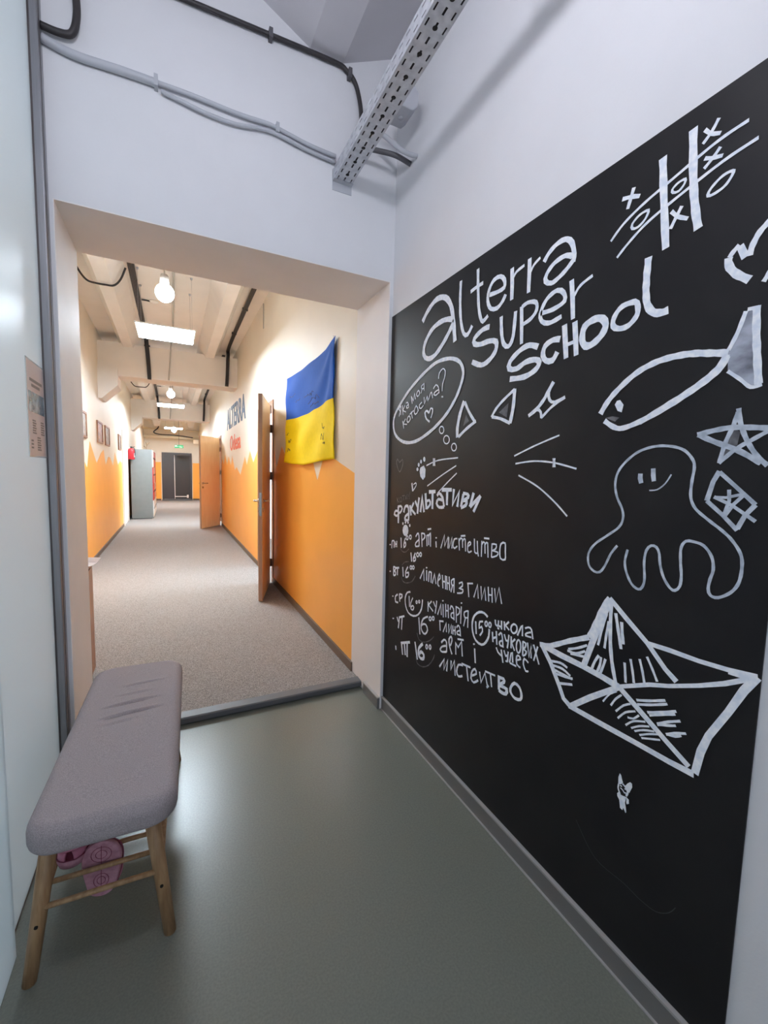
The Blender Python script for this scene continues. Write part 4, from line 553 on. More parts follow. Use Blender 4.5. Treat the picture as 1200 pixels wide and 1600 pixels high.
def ribbon(w, pts, width, off):
    """flat chalk line on the board plane, pts in metres (y,z)"""
    P = [Vector(p) for p in pts]; N = len(P); h = width/2; Ls = []; Rs = []
    closed = (P[0]-P[-1]).length < 1e-4 and N > 3
    for i in range(N):
        a = P[i-1] if i > 0 else (P[N-2] if closed else P[0]); b = P[i+1] if i < N-1 else (P[1] if closed else P[-1])
        d1 = (P[i]-a); d2 = (b-P[i])
        if d1.length < 1e-6: d1 = d2
        if d2.length < 1e-6: d2 = d1
        n1 = Vector((-d1.y, d1.x)).normalized(); n2 = Vector((-d2.y, d2.x)).normalized()
        n = n1+n2
        if n.length < 0.3: n = n1
        n.normalize(); k = min(1.6, 1/max(0.5, n.dot(n1)))
        hh = h*(1+0.08*math.sin(i*1.7+off*9000))
        Ls.append(P[i]+n*hh*k); Rs.append(P[i]-n*hh*k)
    x = BXF-off
    for i in range(N-1):
        w.face([(x, *Ls[i]), (x, *Ls[i+1]), (x, *Rs[i+1]), (x, *Rs[i])])
board = MB().box(1.0702, XB-0.0002, 0.408, 2.1135, 0.0765, 2.188).build('chalkboard', M_black)
tag(board, 'big black chalkboard panel covered in white chalk writing and drawings on right wall', 'chalkboard')
MB().box(1.0696, 1.0704, 2.087, 2.1133, 0.077, 2.1875).build('edge_strip', M_blackedge, board)
SM = dict(chalk=M_chalk, soft=M_soft, smear=M_smear, faint=M_faint, scratch=M_scr)
si = 0
for nm, mk, rows in STROKES:
    w = MB()
    for row in rows:
        wd_, c = row[0]*1e-4, [v*1e-4 for v in row[1:]]
        pts = list(zip(c[0::2], c[1::2])); si += 1
        off = 0.0008 + (si % 90)*4e-6 + (0.0006 if mk in ('chalk', 'soft') else 0)
        if wd_ == 0: w.face([(BXF-off, y, z) for y, z in pts])
        else: ribbon(w, pts, wd_, off)
    bmesh.ops.triangulate(w.bm, faces=[f for f in w.bm.faces if len(f.verts) > 4])
    w.build(nm, SM[mk], board)

# ------------------------------------------------------------------ bench and clogs
bench = empty('upholstered_bench', (-0.159, 1.70, 0.0), math.radians(-2.0))
tag(bench, 'low beech bench with grey padded fabric seat and slatted shoe rack below', 'bench')
def padded_seat(L, W, T, r, zc):
    bm = bmesh.new(); nx, ny, nz = 34, 200, 6
    hx, hy, hz = W/2, L/2, T/2
    def vert(x, y, z):
        # rounded plan corners first, then rounded edges
        rc = 0.075
        qx, qy = max(-hx+rc, min(hx-rc, x)), max(-hy+rc, min(hy-rc, y))
        dx, dy = x-qx, y-qy; d = math.hypot(dx, dy)
        if d > 1e-9:
            m = max(abs(dx), abs(dy)); x, y = qx+dx/d*m, qy+dy/d*m
            d = m
        # inward distance from the outline
        e = rc-d if d > 1e-9 else min(hx-abs(x), hy-abs(y))
        e = min(e, hx-abs(x)) if abs(y) < hy-rc else e
        e = min(e, hy-abs(y)) if abs(x) < hx-rc else e
        return x, y, e
    grid = {}
    def top(i, j, up):
        x = -hx+W*i/nx; y = -hy+L*j/ny
        # denser rows near the rim
        x = math.copysign(hx*(1-(1-abs(x)/hx)**1.5), x); y = math.copysign(hy*(1-(1-abs(y)/hy)**1.35), y)
        X, Y, e = vert(x, y, 0)
        e = max(0.0, e)
        rr = r if up else r*0.6
        k = 1.0 if e >= rr else math.sqrt(max(0.0, 1-(1-e/rr)**2))
        z = (hz-(r if up else hz-0.006)*0 )*1.0
        if up:
            z = hz - rr*(1-k) + 0.006*(1-(X/hx)**2)*(1-(Y/hy)**2)
            for (yc, x0, x1, dep, sl) in ((0.02, -0.10, 0.12, 0.0055, 0.16), (0.10, -0.10, 0.11, 0.0048, 0.18), (0.17, -0.06, 0.08, 0.0030, 0.16), (0.25, -0.06, 0.12, 0.0034, 0.16), (-0.03, -0.09, 0.07, 0.0025, 0.18)):
                yy = Y-yc-sl*X
                if x0 < X < x1:
                    f = math.sin(PI*(X-x0)/(x1-x0))
                    z += f*dep*(math.exp(-((yy-0.008)/0.007)**2) - 1.3*math.exp(-((yy+0.004)/0.006)**2))
        else:
            z = -hz + rr*(1-k)
        return (X, Y, zc+z)
    up = [[bm.verts.new(top(i, j, True)) for j in range(ny+1)] for i in range(nx+1)]
    dn = [[bm.verts.new(top(i, j, False)) for j in range(ny+1)] for i in range(nx+1)]
    for i in range(nx):
        for j in range(ny):
            bm.faces.new([up[i][j], up[i+1][j], up[i+1][j+1], up[i][j+1]]); bm.faces.new([dn[i][j], dn[i][j+1], dn[i+1][j+1], dn[i+1][j]])
    rim = [(i, 0) for i in range(nx)] + [(nx, j) for j in range(ny)] + [(i, ny) for i in range(nx, 0, -1)] + [(0, j) for j in range(ny, 0, -1)]
    for a, b in zip(rim, rim[1:]+rim[:1]):
        bm.faces.new([up[a[0]][a[1]], dn[a[0]][a[1]], dn[b[0]][b[1]], up[b[0]][b[1]]])
    for f in bm.faces: f.smooth = True
    mb = MB(); mb.bm.free(); mb.bm = bm
    return mb
padded_seat(0.965, 0.345, 0.075, 0.032, 0.428).build('seat', M_fab, bench)
MB().box(-0.13, 0.13, -0.42, 0.42, 0.372, 0.391).build('seat_board', M_beech, bench)
legs_xy = [((-0.185, -0.405), (-0.135, -0.365)), ((0.145, -0.405), (0.098, -0.365)), ((-0.185, 0.405), (-0.135, 0.365)), ((0.145, 0.405), (0.098, 0.365))]
for k, (ft, tp) in enumerate(legs_xy):
    w = MB(); w.tube([(*ft, 0.0), ((ft[0]+tp[0])/2, (ft[1]+tp[1])/2, 0.19), (*tp, 0.38)], 0.0165, 14, r1=0.021)
    # flatten the foot on the floor
    for v in w.bm.verts:
        if v.co.z < 0.012: v.co.z = 0.0
    lg = w.build('leg', M_beech, bench)
    if k < 2:
        t = 0.40
        cx, cy, cz = ft[0]+(tp[0]-ft[0])*t, ft[1]+(tp[1]-ft[1])*t, 0.38*t
        MB().lathe([(0,0),(0.0045,0),(0.0045,0.006),(0,0.006)], (cx, cy-0.0145, cz), 12, M=Matrix.Rotation(PI/2, 3, 'X')).build('screw_hole', M_hole, lg)
for x in (-0.158, 0.122):
    MB().tube([(x, -0.383, 0.195), (x, 0.383, 0.195)], 0.0095, 10).build('rail', M_beech, bench)
for i in range(11):
    y = -0.393 + 0.0775*i
    MB().tube([(-0.158, y, 0.190), (0.122, y, 0.190)], 0.0072, 10).build('rod', M_beech, bench)

# clogs: sole outline swept up into a vented upper with an open heel and a strap
def clog(name):
    root = empty(name)
    L = 0.19
    def half(t):   # half width along the sole, t from heel 0 to toe 1
        return 0.030*math.sqrt(max(0, 1-((t-0.16)/0.16)**2)) if t < 0.16 else (0.030+0.0115*math.sin((t-0.16)/0.50*PI/2) if t < 0.66 else 0.0415*math.sqrt(max(0, 1-((t-0.66)/0.34)**2.2)))
    ts = [0, 0.01, 0.03, 0.06, 0.1, 0.16, 0.25, 0.35, 0.45, 0.55, 0.66, 0.75, 0.83, 0.9, 0.95, 0.98, 1.0]
    # sole
    w = MB()
    out = [(half(t), t*L) for t in ts] + [(-half(t), t*L) for t in ts[-2:0:-1]]
    A = [w.bm.verts.new((x*0.96, y, 0.0)) for x, y in out]; B = [w.bm.verts.new((x*1.06, y, 0.012)) for x, y in out]; Cc = [w.bm.verts.new((x*1.02, y, 0.024)) for x, y in out]
    w.bm.faces.new(A); w.bm.faces.new(Cc[::-1])
    n = len(out)
    for P, Q in ((A, B), (B, Cc)):
        for i in range(n): w.bm.faces.new([P[i], P[(i+1) % n], Q[(i+1) % n], Q[i]]).smooth = True
    sole = w.build('sole', M_pinks, root)
    w = MB()
    for c, rx, ry in ((0.145, 0.022, 0.026), (0.055, 0.016, 0.024)):
        for k in (0.55, 1.0):
            w.tube([(rx*k*math.cos(a), c*1.0*1.0 + ry*k*math.sin(a), -0.0005) for a in [2*PI*i/16 for i in range(17)]], 0.0008, 5)
    w.tube([(0, 0.02, -0.0002), (0, 0.175, -0.0002)], 0.0008, 5)
    w.build('tread', M_pinkd, sole)
    # upper: dome over the front, low wall round the heel
    w = MB(); rows = []
    for t in ts[1:-1]:
        hw = half(t)*1.0; ring = []
        front = max(0.0, min(1.0, (t-0.36)/0.22)); ht = 0.058*math.sin(min(1, (1.0-t)/0.42)*PI/2) if t > 0.5 else 0.056
        wall = 0.040
        for k in range(13):
            a = PI*k/12
            cx, sz = math.cos(a), math.sin(a)
            if front > 0.02: z = 0.022 + (ht*front + wall*(1-front))*sz**0.8; x = hw*cx*(1-0.10*sz)
            else: z = 0.022 + wall*sz; x = hw*cx
            ring.append((x, t*L, z))
        rows.append((t, ring))
    V = [[w.bm.verts.new(p) for p in ring] for t, ring in rows]
    for i in range(len(V)-1):
        for k in range(12):
            if rows[i][0] < 0.5 and 3 <= k <= 8: continue     # open heel
            w.bm.faces.new([V[i][k], V[i][k+1], V[i+1][k+1], V[i+1][k]]).smooth = True
    up = w.build('upper', M_pink, root)
    sd = up.modifiers.new('thick', 'SOLIDIFY'); sd.thickness = 0.005; sd.offset = -1
    w = MB(); w.face([(x*0.9, y*0.96+0.004, 0.0245) for x, y in out]); w.build('footbed', M_pinkd, root)
    w = MB()
    w.tube(smooth_path([(0.034, 0.085, 0.05), (0.032, 0.04, 0.062), (0.018, 0.002, 0.066), (-0.018, 0.002, 0.066), (-0.032, 0.04, 0.062), (-0.034, 0.085, 0.05)]), 0.0055, 8)
    w.build('heel_strap', M_pink, root)
    w = MB(); w.tube([(half(t)*1.06, t*L, 0.0245) for t in ts[1:]] + [(-half(t)*1.06, t*L, 0.0245) for t in ts[-2:0:-1]] + [(half(ts[1])*1.06, ts[1]*L, 0.0245)], 0.0016, 6)
    w.build('welt', M_pinkd, root)
    root.scale = (1, 1, 0.76)
    return root
c1 = clog('clog')
c1.scale = (1.2, 1.1, 0.95); c1.location = (-0.283, 1.40, 0.2035); c1.rotation_euler = (math.radians(2), 0, math.radians(-4))
tag(c1, 'pink rubber clog lying flat on rack, dark opening and heel towards viewer', 'shoe', 'pink clogs on the shoe rack')
c2 = copy_tree(c1)
c2.location = (-0.208, 1.388, 0.097); c2.rotation_euler = (math.radians(97), 0, math.radians(180-8)); c2.scale = (1.2, 0.82, 0.74)
tag(c2, 'pink rubber clog tipped upright between the rods, showing its pale sole', 'shoe', 'pink clogs on the shoe rack')

# ------------------------------------------------------------------ poster on the left panel
pst = MB().box(-0.4299, -0.4282, 1.838, 2.046, 1.385, 1.708).build('poster', M_paperp)
tag(pst, 'small printed notice in a clear sleeve on glossy pale panel at left', 'poster')
MB().box(-0.4283, -0.4276, 1.850, 2.040, 1.535, 1.605).build('photo_strip', M_strip, pst)
w = MB()
for y0, z0 in ((1.882, 1.462), (1.985, 1.462), (1.935, 1.405)):
    w = MB()
    for i in range(6): w.box(-0.4283, -0.4277, y0, y0+0.045-0.006*(i % 2), z0+i*0.0085, z0+i*0.0085+0.005)
    w.build('text_block', M_textgrey, pst)
w = MB()
for i in range(3): w.box(-0.4283, -0.4277, 1.86, 1.885, 1.41+i*0.012, 1.416+i*0.012)
w.build('text_block', M_textgrey, pst)
w = MB()
for i in range(2): w.box(-0.4283, -0.4277, 1.868+i*0.02, 2.02-i*0.03, 1.640-i*0.018, 1.650-i*0.018)
w.build('text_block', M_textgrey, pst)
w = MB()
for a, b, c, d in ((1.832,1.838,1.38,1.713),(2.046,2.052,1.38,1.713),(1.838,2.046,1.38,1.385),(1.838,2.046,1.708,1.713)): w.box(-0.4299, -0.4280, a, b, c, d)
w.build('sleeve_edge', M_sleeve, pst)

# ------------------------------------------------------------------ cable tray, box and conduits in the foyer
tray = empty('cable_tray', (0.775, 0, 2.768))
tag(tray, 'perforated galvanised cable tray running under the foyer ceiling', 'cable tray')
def perforated(w, u0, u1, v0, v1, slots, F):
    """plate in (u,v) with rectangular holes; slots = list of (ua,ub) bands, holes repeat along v"""
    pitch, hole = 0.05, 0.026
    us = [u0]
    for a, b in slots: us += [a, b]
    us.append(u1)
    n = int((v1-v0)/pitch)
    for i in range(n):
        v = v0+i*pitch
        for k in range(len(us)-1):
            if k % 2 == 0: w.face([F(us[k], v), F(us[k+1], v), F(us[k+1], v+pitch), F(us[k], v+pitch)])
            else:
                off = 0.0 if (k//2) % 2 == 0 else 0.025
                a = v + off; 
                segs = [(v, v+0.012), (v+0.012+hole, v+pitch)]
                for p, q in segs: w.face([F(us[k], p), F(us[k+1], p), F(us[k+1], q), F(us[k], q)])
Y0, Y1 = -0.4, 2.10
w = MB()
perforated(w, -0.045, 0.045, Y0, Y1, [(-0.036, -0.030), (-0.004, 0.004), (0.030, 0.036)], lambda u, v: (u, v, 0))
tb = w.build('tray_bottom', M_galv, tray)
w = MB()
rnd = random.Random(3)
for i in range(12):
    v = Y1-0.06-0.095*i
    MB().lathe([(0,0),(0.0085,0),(0.0085,0.0006),(0,0.0006)], (0.0, v, -0.0016), 14).build('round_hole', M_hole, tray)
for sx in (-1, 1):
    w = MB(); perforated(w, 0.0, 0.06, Y0, Y1, [(0.012, 0.018), (0.042, 0.048)], lambda u, v: (sx*0.045, v, u))
    w.build('tray_side', M_galv, tray)
for ch in tray.children:
    if ch.name.startswith('tray'):
        sd = ch.modifiers.new('thick', 'SOLIDIFY'); sd.thickness = 0.0012; sd.offset = 0
w = MB(); w.box(-0.05, 0.05, 2.088, 2.1145, -0.003, 0.0); w.box(-0.05, 0.05, 2.1120, 2.1145, -0.042, -0.003); w.box(-0.05, 0.05, 2.10, 2.1145, 0.0, 0.05)
w.build('end_bracket', M_box, tray)
w = MB()
for y in (1.0, 0.1): MB().tube([(0.0, y, 0.0), (0.0, y, 3.305-2.768)], 0.005, 8).build('hanger_rod', M_galv, tray)
w = MB()
for i, x in enumerate((-0.033, -0.016, 0.001, 0.018, 0.034)): w.tube(smooth_path([(0.775+x, -0.4, 2.778), (0.775+x*0.95, 0.5, 2.7785), (0.775+x, 1.3, 2.778), (0.775+x*0.97, 2.08, 2.778)]), 0.0075, 8)
tc_ = w.build('cable_bundle', M_cblk); tag(tc_, 'black cables lying inside the perforated galvanised tray', 'cable')
jb = MB()
jb.prism([(0,0),(0.075,0),(0.10,0.025),(0.10,0.085),(0.075,0.11),(0,0.11)], 'y', -0.06, 0.06)
jbo = jb.build('junction_box', M_box, loc=(0.915, 1.86, 2.965), bevel=0.004)
tag(jbo, 'grey plastic junction box behind the perforated tray near ceiling', 'junction box')
MB().lathe([(0,0),(0.012,0),(0.012,-0.003),(0,-0.003)], (0.045, -0.0, 0.0), 14).build('knockout', M_cgry, jbo)
MB().box(-0.085, 0.0, -0.02, 0.02, 0.02, 0.035).build('mounting_arm', M_galv, jbo)
def cable(name, pts, r, m, label, cat='cable', group=None, smooth=6, clips=None):
    P = smooth_path(pts, smooth) if smooth else [Vector(p) for p in pts]
    o = MB().tube(P, r, 10).build(name, m)
    tag(o, label, cat, group)
    return o
cable('conduit', [(0.84, 1.99, 2.99), (0.93, 1.95, 2.93), (1.01, 1.92, 2.875), (1.0735, 1.90, 2.862)], 0.011, M_cgry, 'pale grey conduit stub leaving tray into right wall', 'conduit')
cable('conduit', [(0.84, 2.03, 2.905), (0.93, 2.01, 2.905), (1.00, 1.98, 2.89), (1.0735, 1.96, 2.862)], 0.012, M_cdark, 'dark grey conduit stub leaving tray into right wall', 'conduit')
YC = YP-0.016
gc = cable('conduit', [(-0.398, YC, 2.905), (-0.30, YC, 2.888), (-0.15, YC, 2.895), (-0.028, YC, 2.898)], 0.0155, M_cgry, 'thick pale conduit from the aluminium post along wall over the opening', 'conduit')
def clip(parent, x, z, r):
    MB().box(x-0.007, x+0.007, YC-r-0.004, YP-0.0005, z-r-0.006, z+r+0.006).build('clip', M_cgry, parent)
clip(gc, -0.030, 2.898, 0.0155)
g2 = cable('conduit', [(-0.03, YC, 2.90), (0.10, YC, 2.902), (0.28, YC, 2.897), (0.40, YC, 2.902), (0.455, YC, 2.899), (0.60, YC, 2.878), (0.735, YC, 2.872)], 0.0095, M_cgry, 'upper pale conduit between wall clip and the cable tray', 'conduit')
clip(g2, 0.455, 2.895, 0.014)
cable('conduit', [(-0.012, YC, 2.874), (0.07, YC, 2.863), (0.16, YC, 2.852), (0.27, YC, 2.852), (0.37, YC, 2.870), (0.45, YC, 2.875), (0.60, YC, 2.853), (0.735, YC, 2.845)], 0.0085, M_cgry, 'lower sagging pale conduit between wall clip and the cable tray', 'conduit')
bc = cable('cable', [(-0.22, YC, 3.258), (-0.1, YC, 3.257), (0.056, YC, 3.255), (0.42, YC, 3.272), (0.72, YC, 3.285), (0.785, YC, 3.272), (0.83, YC, 3.235), (0.856, YC, 3.16), (0.865, YC, 3.08), (0.862, YC, 2.95)], 0.0105, M_cblk, 'black cable along top of the white wall bending down behind tray', 'cable')
for x, z in ((0.425, 3.272), (0.80, 3.262)): MB().box(x-0.008, x+0.008, YC-0.017, YP-0.0005, z-0.02, z+0.02).build('clip', M_cdark, bc)
cable('cable', [(-0.398, YC-0.01, 2.940), (-0.345, YC-0.01, 2.938), (-0.305, YC-0.012, 2.95), (-0.288, YC-0.012, 3.01), (-0.288, YC-0.012, 3.10), (-0.30, YC-0.012, 3.32)], 0.0125, M_cblk, 'black cable loop beside the aluminium post at top left', 'cable')

# ------------------------------------------------------------------ lamps
def bulb(x, y, z, zc, m, label, group=None, r=0.075):
    root = empty('pendant_lamp', (x, y, z)); tag(root, label, 'lamp', group)
    w = MB(); n = 12
    w.lathe([(0, -r)] + [(r*math.sin(PI*i/n), -r*math.cos(PI*i/n)) for i in range(1, n)] + [(0, r)], (0,0,0), 24)
    w.build('globe', m, root)
    MB().lathe([(0.0, r-0.006), (0.034, r-0.006), (0.036, r+0.05), (0.028, r+0.075), (0.0, r+0.078)], (0,0,0), 20).build('socket', M_socket, root)
    MB().tube([(0, 0, r+0.07), (0, 0, zc-z-0.02)], 0.007, 8).build('stem', M_socket, root)
    MB().lathe([(0.0, zc-z-0.03), (0.028, zc-z-0.03), (0.032, zc-z-0.0005), (0.0, zc-z-0.0005)], (0,0,0), 20).build('ceiling_rose', M_socket, root)
    return root
GB = 'globe lamps of corridor and foyer'
bulb(0.03, 0.62, 2.82, 3.47, M_glowf, 'bright globe lamp over the foyer above the bench and camera', GB, r=0.06)
bulb(-0.028, 4.28, 2.855, 3.45, M_glow, 'lit globe lamp nearest the opening under corridor ceiling', GB)
bulb(0.008, 9.85, 2.86, 3.45, M_glow, 'lit globe lamp in middle bay of corridor, beyond the first beam', GB)
bulb(0.09, 16.4, 2.67, 3.45, M_glow, 'lit globe lamp in the far bay of corridor above exit sign', GB)
def led(x, y, z, zc, label):
    root = empty('light_panel', (x, y, z)); tag(root, label, 'ceiling light', 'square LED panels hung along the corridor')
    MB().box(-0.285, 0.285, -0.285, 0.285, 0.0005, 0.0025).build('diffuser', M_led, root)
    w = MB()
    for a, b, c, d in ((-0.298,-0.285,-0.298,0.298),(0.285,0.298,-0.298,0.298),(-0.285,0.285,-0.298,-0.285),(-0.285,0.285,0.285,0.298)): w.box(a, b, c, d, 0.0, 0.012)
    w.box(-0.285, 0.285, -0.285, 0.285, 0.004, 0.012)
    w.build('frame', M_wht, root)
    for sx in (-1, 1):
        for sy in (-1, 1):
            w = MB(); w.tube([(sx*0.26, sy*0.24, 0.012), (sx*0.26, sy*0.24, zc-z)], 0.0012, 5); w.lathe([(0.0, zc-z-0.02), (0.010, zc-z-0.02), (0.014, zc-z-0.0005), (0.0, zc-z-0.0005)], (sx*0.26, sy*0.24, 0), 10)
            w.build('hanger_wire', M_cgry, root)
led(-0.03, 5.62, 2.875, 3.45, 'square LED panel nearest the opening, hung on wires')
led(0.005, 11.75, 2.875, 3.45, 'square LED panel in middle bay of corridor beyond the first beam')
led(0.08, 17.35, 2.81, 3.45, 'square LED panel in the far bay before the end wall')

# ------------------------------------------------------------------ corridor cables and ceiling fittings
def bundle(lines, r, label, group, clip_at=()):
    w = MB()
    for P in lines: w.tube(smooth_path(P, 4), r, 8)
    o = w.build('cable_bundle', M_cblk, None); tag(o, label, 'cable', group)
    return o
GC = 'dark cable bundles on corridor ceiling'
for (ys, ye, where) in ((2.562, 8.03, 'in nearest bay of corridor'), (8.50, 14.08, 'in middle bay of corridor')):
    xr = 0.885
    bo = bundle([[(xr-0.02+0.018*k, ys, 3.433), (xr-0.02+0.018*k, (ys+ye)/2, 3.431), (xr+0.0+0.018*k, ye-0.25, 3.431), (xr+0.0+0.018*k, ye-0.02, 3.33), (xr-0.01+0.018*k, ye-0.012, 3.05), (xr-0.025+0.018*k, ye-0.012, 2.80)] for k in range(3)], 0.0105, 'dark cable bundle along the right of ceiling ' + where, GC)
    w = MB()
    for yy in (ys+1.0, ys+2.2, ys+3.4, ys+4.5): w.box(xr-0.032, xr+0.036, yy, yy+0.02, 3.415, 3.449)
    w.build('strap', M_cdark, bo)
    xl = -0.335
    bundle([[(xl-0.04+0.02*k+0.01*(k % 2), ys, 3.428), (xl-0.03+0.017*k, ys+1.2, 3.427), (xl-0.03+0.016*k, ys+3.0, 3.428), (xl-0.02+0.014*k, ye-0.3, 3.42), (xl-0.01+0.014*k, ye-0.03, 3.30), (xl+0.01+0.013*k, ye-0.012, 3.0), (xl+0.02+0.012*k, ye-0.012, 2.78)] for k in range(4)], 0.0095, 'dark cable bundle along the left of ceiling ' + where, GC)
    b2 = MB(); b2.tube([(0.056, ys+0.5, 3.434), (0.052, ye-0.05, 3.434), (0.03, ye-0.014, 3.41), (-0.02, ye-0.014, 2.80)], 0.011, 8)
    o = b2.build('conduit', M_clight); tag(o, 'pale conduit down the middle of ceiling ' + where, 'conduit', 'pale conduits on ceiling centre line')
    yu = 5.42 if ys < 5 else 11.6
    cable('cable', [(-0.86, yu+0.1, 3.436), (-0.80, yu+0.05, 3.32), (-0.735, yu, 3.24), (-0.66, yu, 3.228), (-0.58, yu, 3.228), (-0.505, yu, 3.238), (-0.445, yu, 3.31), (-0.398, yu, 3.434)], 0.010, M_cblk, 'black cable looped under the left ceiling rib ' + where, 'cable', 'cables looped under the ceiling rib')
    w = MB().lathe([(0.0, -0.035), (0.03, -0.03), (0.05, -0.014), (0.052, -0.0005), (0.0, -0.0005)], (-0.165, yu+0.9, 3.45), 20)
    d = w.build('smoke_detector', M_wht); tag(d, 'white round smoke detector on ceiling ' + where, 'smoke detector', 'ceiling smoke detectors')
    cable('cable', [(-0.30, yu+0.88, 3.435), (-0.24, yu+0.89, 3.438), (-0.205, yu+0.9, 3.438)], 0.009, M_cblk, 'short black cable to the smoke detector ' + where, 'cable', 'short cables to the detectors')
cable('wire', [(1.053, 5.62, 3.42), (1.053, 5.62, 3.12)], 0.006, M_clight, 'pale wire stub hanging high on right wall above near doorway', 'wire', None, 0)
cable('wire', [(1.053, 8.95, 3.40), (1.053, 8.95, 2.87)], 0.006, M_clight, 'pale wire stub hanging on right wall just past the first beam', 'wire', None, 0)
# far end pipes and fittings
pp = MB().tube([(XL, 19.55, 2.64), (XR, 19.55, 2.64)], 0.055, 14).build('pipe', M_pipe); tag(pp, 'thick cream pipe across the end of the corridor', 'pipe')
pp = MB().tube([(XL, 19.6, 2.95), (XR, 19.6, 2.93)], 0.028, 12).build('pipe', M_pipe); tag(pp, 'thin cream pipe above the thick one at corridor end', 'pipe')
cable('cable', [(-0.42, 19.45, 3.35), (-0.45, 19.45, 3.0), (-0.62, 19.45, 2.80), (-0.40, 19.45, 2.72), (0.2, 19.44, 2.715), (0.8, 19.44, 2.65)], 0.022, M_cblk, 'black cable kinking down to the thick pipe at corridor end', 'cable')
pp = MB().box(0.80, 1.0, 19.40, 19.52, 2.40, 2.58).build('junction_box', M_pipe); tag(pp, 'small cream box under the thick pipe at corridor end', 'junction box')
for x in (-0.5, 0.72):
    w = MB(); w.prism([(-0.15, 0), (0.15, 0), (0.09, -0.22), (-0.09, -0.22)], 'y', 0, 0.12)
    o = w.build('bracket', M_ceil, loc=(x, 19.2, 3.25)); tag(o, 'tapered pale bracket at %s of the far ceiling' % ('left' if x < 0 else 'right'), 'bracket', 'ceiling brackets at corridor end')

# ------------------------------------------------------------------ flag
def flag():
    nu, nv = 60, 44
    bm = bmesh.new()
    def lerp(t, K):
        for (a, va), (b, vb) in zip(K, K[1:]):
            if t <= b: s = (t-a)/(b-a); s = s*s*(3-2*s)*0.4+s*0.6; return va+(vb-va)*s
        return K[-1][1]
    top = [(0, 2.306), (0.15, 2.262), (0.34, 2.250), (0.62, 2.245), (1.0, 2.270)]
    mid = [(0, 1.880), (0.12, 1.877), (0.26, 1.853), (0.46, 1.845), (0.66, 1.843), (1, 1.865)]
    bot = [(0, 1.451), (0.25, 1.434), (0.5, 1.414), (0.75, 1.427), (1, 1.447)]
    V = []
    for j in range(nv+1):
        row = []
        for i in range(nu+1):
            u, v = i/nu, j/nv
            zt, zm, zb = lerp(u, top), lerp(u, mid), lerp(u, bot)
            z = zt+(zm-zt)*(v*2) if v <= 0.5 else zm+(zb-zm)*(v*2-1)
            yn = 2.925+0.01*math.sin(v*4); yf = 4.335+0.13*max(0, v-0.45)
            y = yn+(yf-yn)*u
            # drapery folds fanning from the near top corner plus soft ripples
            ang = math.atan2(v*0.9+0.02, u*1.5+0.02)
            rad = math.hypot(u*1.5, v*0.9)
            dep = 0.014+0.010*math.sin(ang*11)*min(1, rad*2)*math.exp(-rad*0.9) + 0.006*math.sin(u*19+v*5)*(0.3+0.7*v) + 0.004*math.sin(v*17-u*9)
            dep += 0.012*v
            row.append(bm.verts.new((XR-0.004-max(0.003, dep), y, z)))
        V.append(row)
    for j in range(nv):
        for i in range(nu):
            f = bm.faces.new([V[j][i], V[j][i+1], V[j+1][i+1], V[j+1][i]]); f.smooth = True; f.material_index = 0 if j < nv//2 else 1
    mb = MB(); mb.bm.free(); mb.bm = bm
    o = mb.build('flag', [M_blue, M_yellow])
    sd = o.modifiers.new('thick', 'SOLIDIFY'); sd.thickness = 0.0012; sd.offset = 0
    return o
fl = flag(); tag(fl, 'blue and yellow cloth flag with ink signatures pinned to right corridor wall', 'flag')
w = MB(); rs = random.Random(11)
def scribble(y, z, L, h, n):
    P = [(XR-0.046, y-L*i/n+rs.uniform(-.3, .3)*L/n, z+rs.uniform(-h, h)) for i in range(n+1)]
    w.tube(smooth_path(P, 3), 0.0016, 5)
for y, z, L, h, n in ((3.62, 1.98, .28, .018, 9), (3.50, 1.93, .30, .022, 10), (3.42, 1.89, .22, .015, 8), (4.1, 2.05, .2, .012, 7), (3.9, 1.98, .16, .01, 6), (4.22, 1.72, .10, .02, 6), (4.15, 1.64, .12, .02, 6), (4.18, 1.56, .1, .02, 6), (3.12, 1.70, .05, .03, 5), (3.14, 1.62, .06, .03, 5), (3.1, 1.56, .05, .02, 5)):
    scribble(y, z, L, h, n)
w.build('marker_signatures', M_ink, fl)
for y, z in ((2.93, 2.30), (4.33, 2.265)):
    MB().lathe([(0,0),(0.006,0.001),(0.007,0.004),(0,0.006)], (XR-0.03, y, z), 10, M=Matrix.Rotation(-PI/2, 3, 'Y')).build('pin', M_wht, fl)

# ------------------------------------------------------------------ wall lettering
def lettering(name, text, y0, y1, z0, z1, m, label):
    cu = bpy.data.curves.new(name, 'FONT'); cu.body = text; cu.extrude = 0.5; cu.offset = 0.016; cu.size = 1.0; cu.resolution_u = 3
    t = bpy.data.objects.new('text_tmp', cu); COL.objects.link(t)
    bpy.context.view_layer.update()
    me = bpy.data.meshes.new_from_object(t.evaluated_get(bpy.context.evaluated_depsgraph_get()))
    bpy.data.objects.remove(t); bpy.data.curves.remove(cu)
    xs = [v.co.x for v in me.vertices]; ys = [v.co.y for v in me.vertices]; zs = [v.co.z for v in me.vertices]
    for v in me.vertices:
        a = (v.co.x-min(xs))/(max(xs)-min(xs)); b = (v.co.y-min(ys))/(max(ys)-min(ys)); c = (v.co.z-min(zs))/(max(zs)-min(zs))
        v.co = (XR-0.006+0.0055*c, y0+(y1-y0)*a, z0+(z1-z0)*b)
    me.flip_normals()
    me.name = name; me.materials.clear(); me.materials.append(m)
    o = bpy.data.objects.new(name, me); COL.objects.link(o); tag(o, label, 'lettering')
    return o
lettering('wall_lettering', 'ALTERRA', 9.62, 7.12, 2.18, 2.585, M_letblue, 'large slate blue capital letters on the cream right corridor wall')
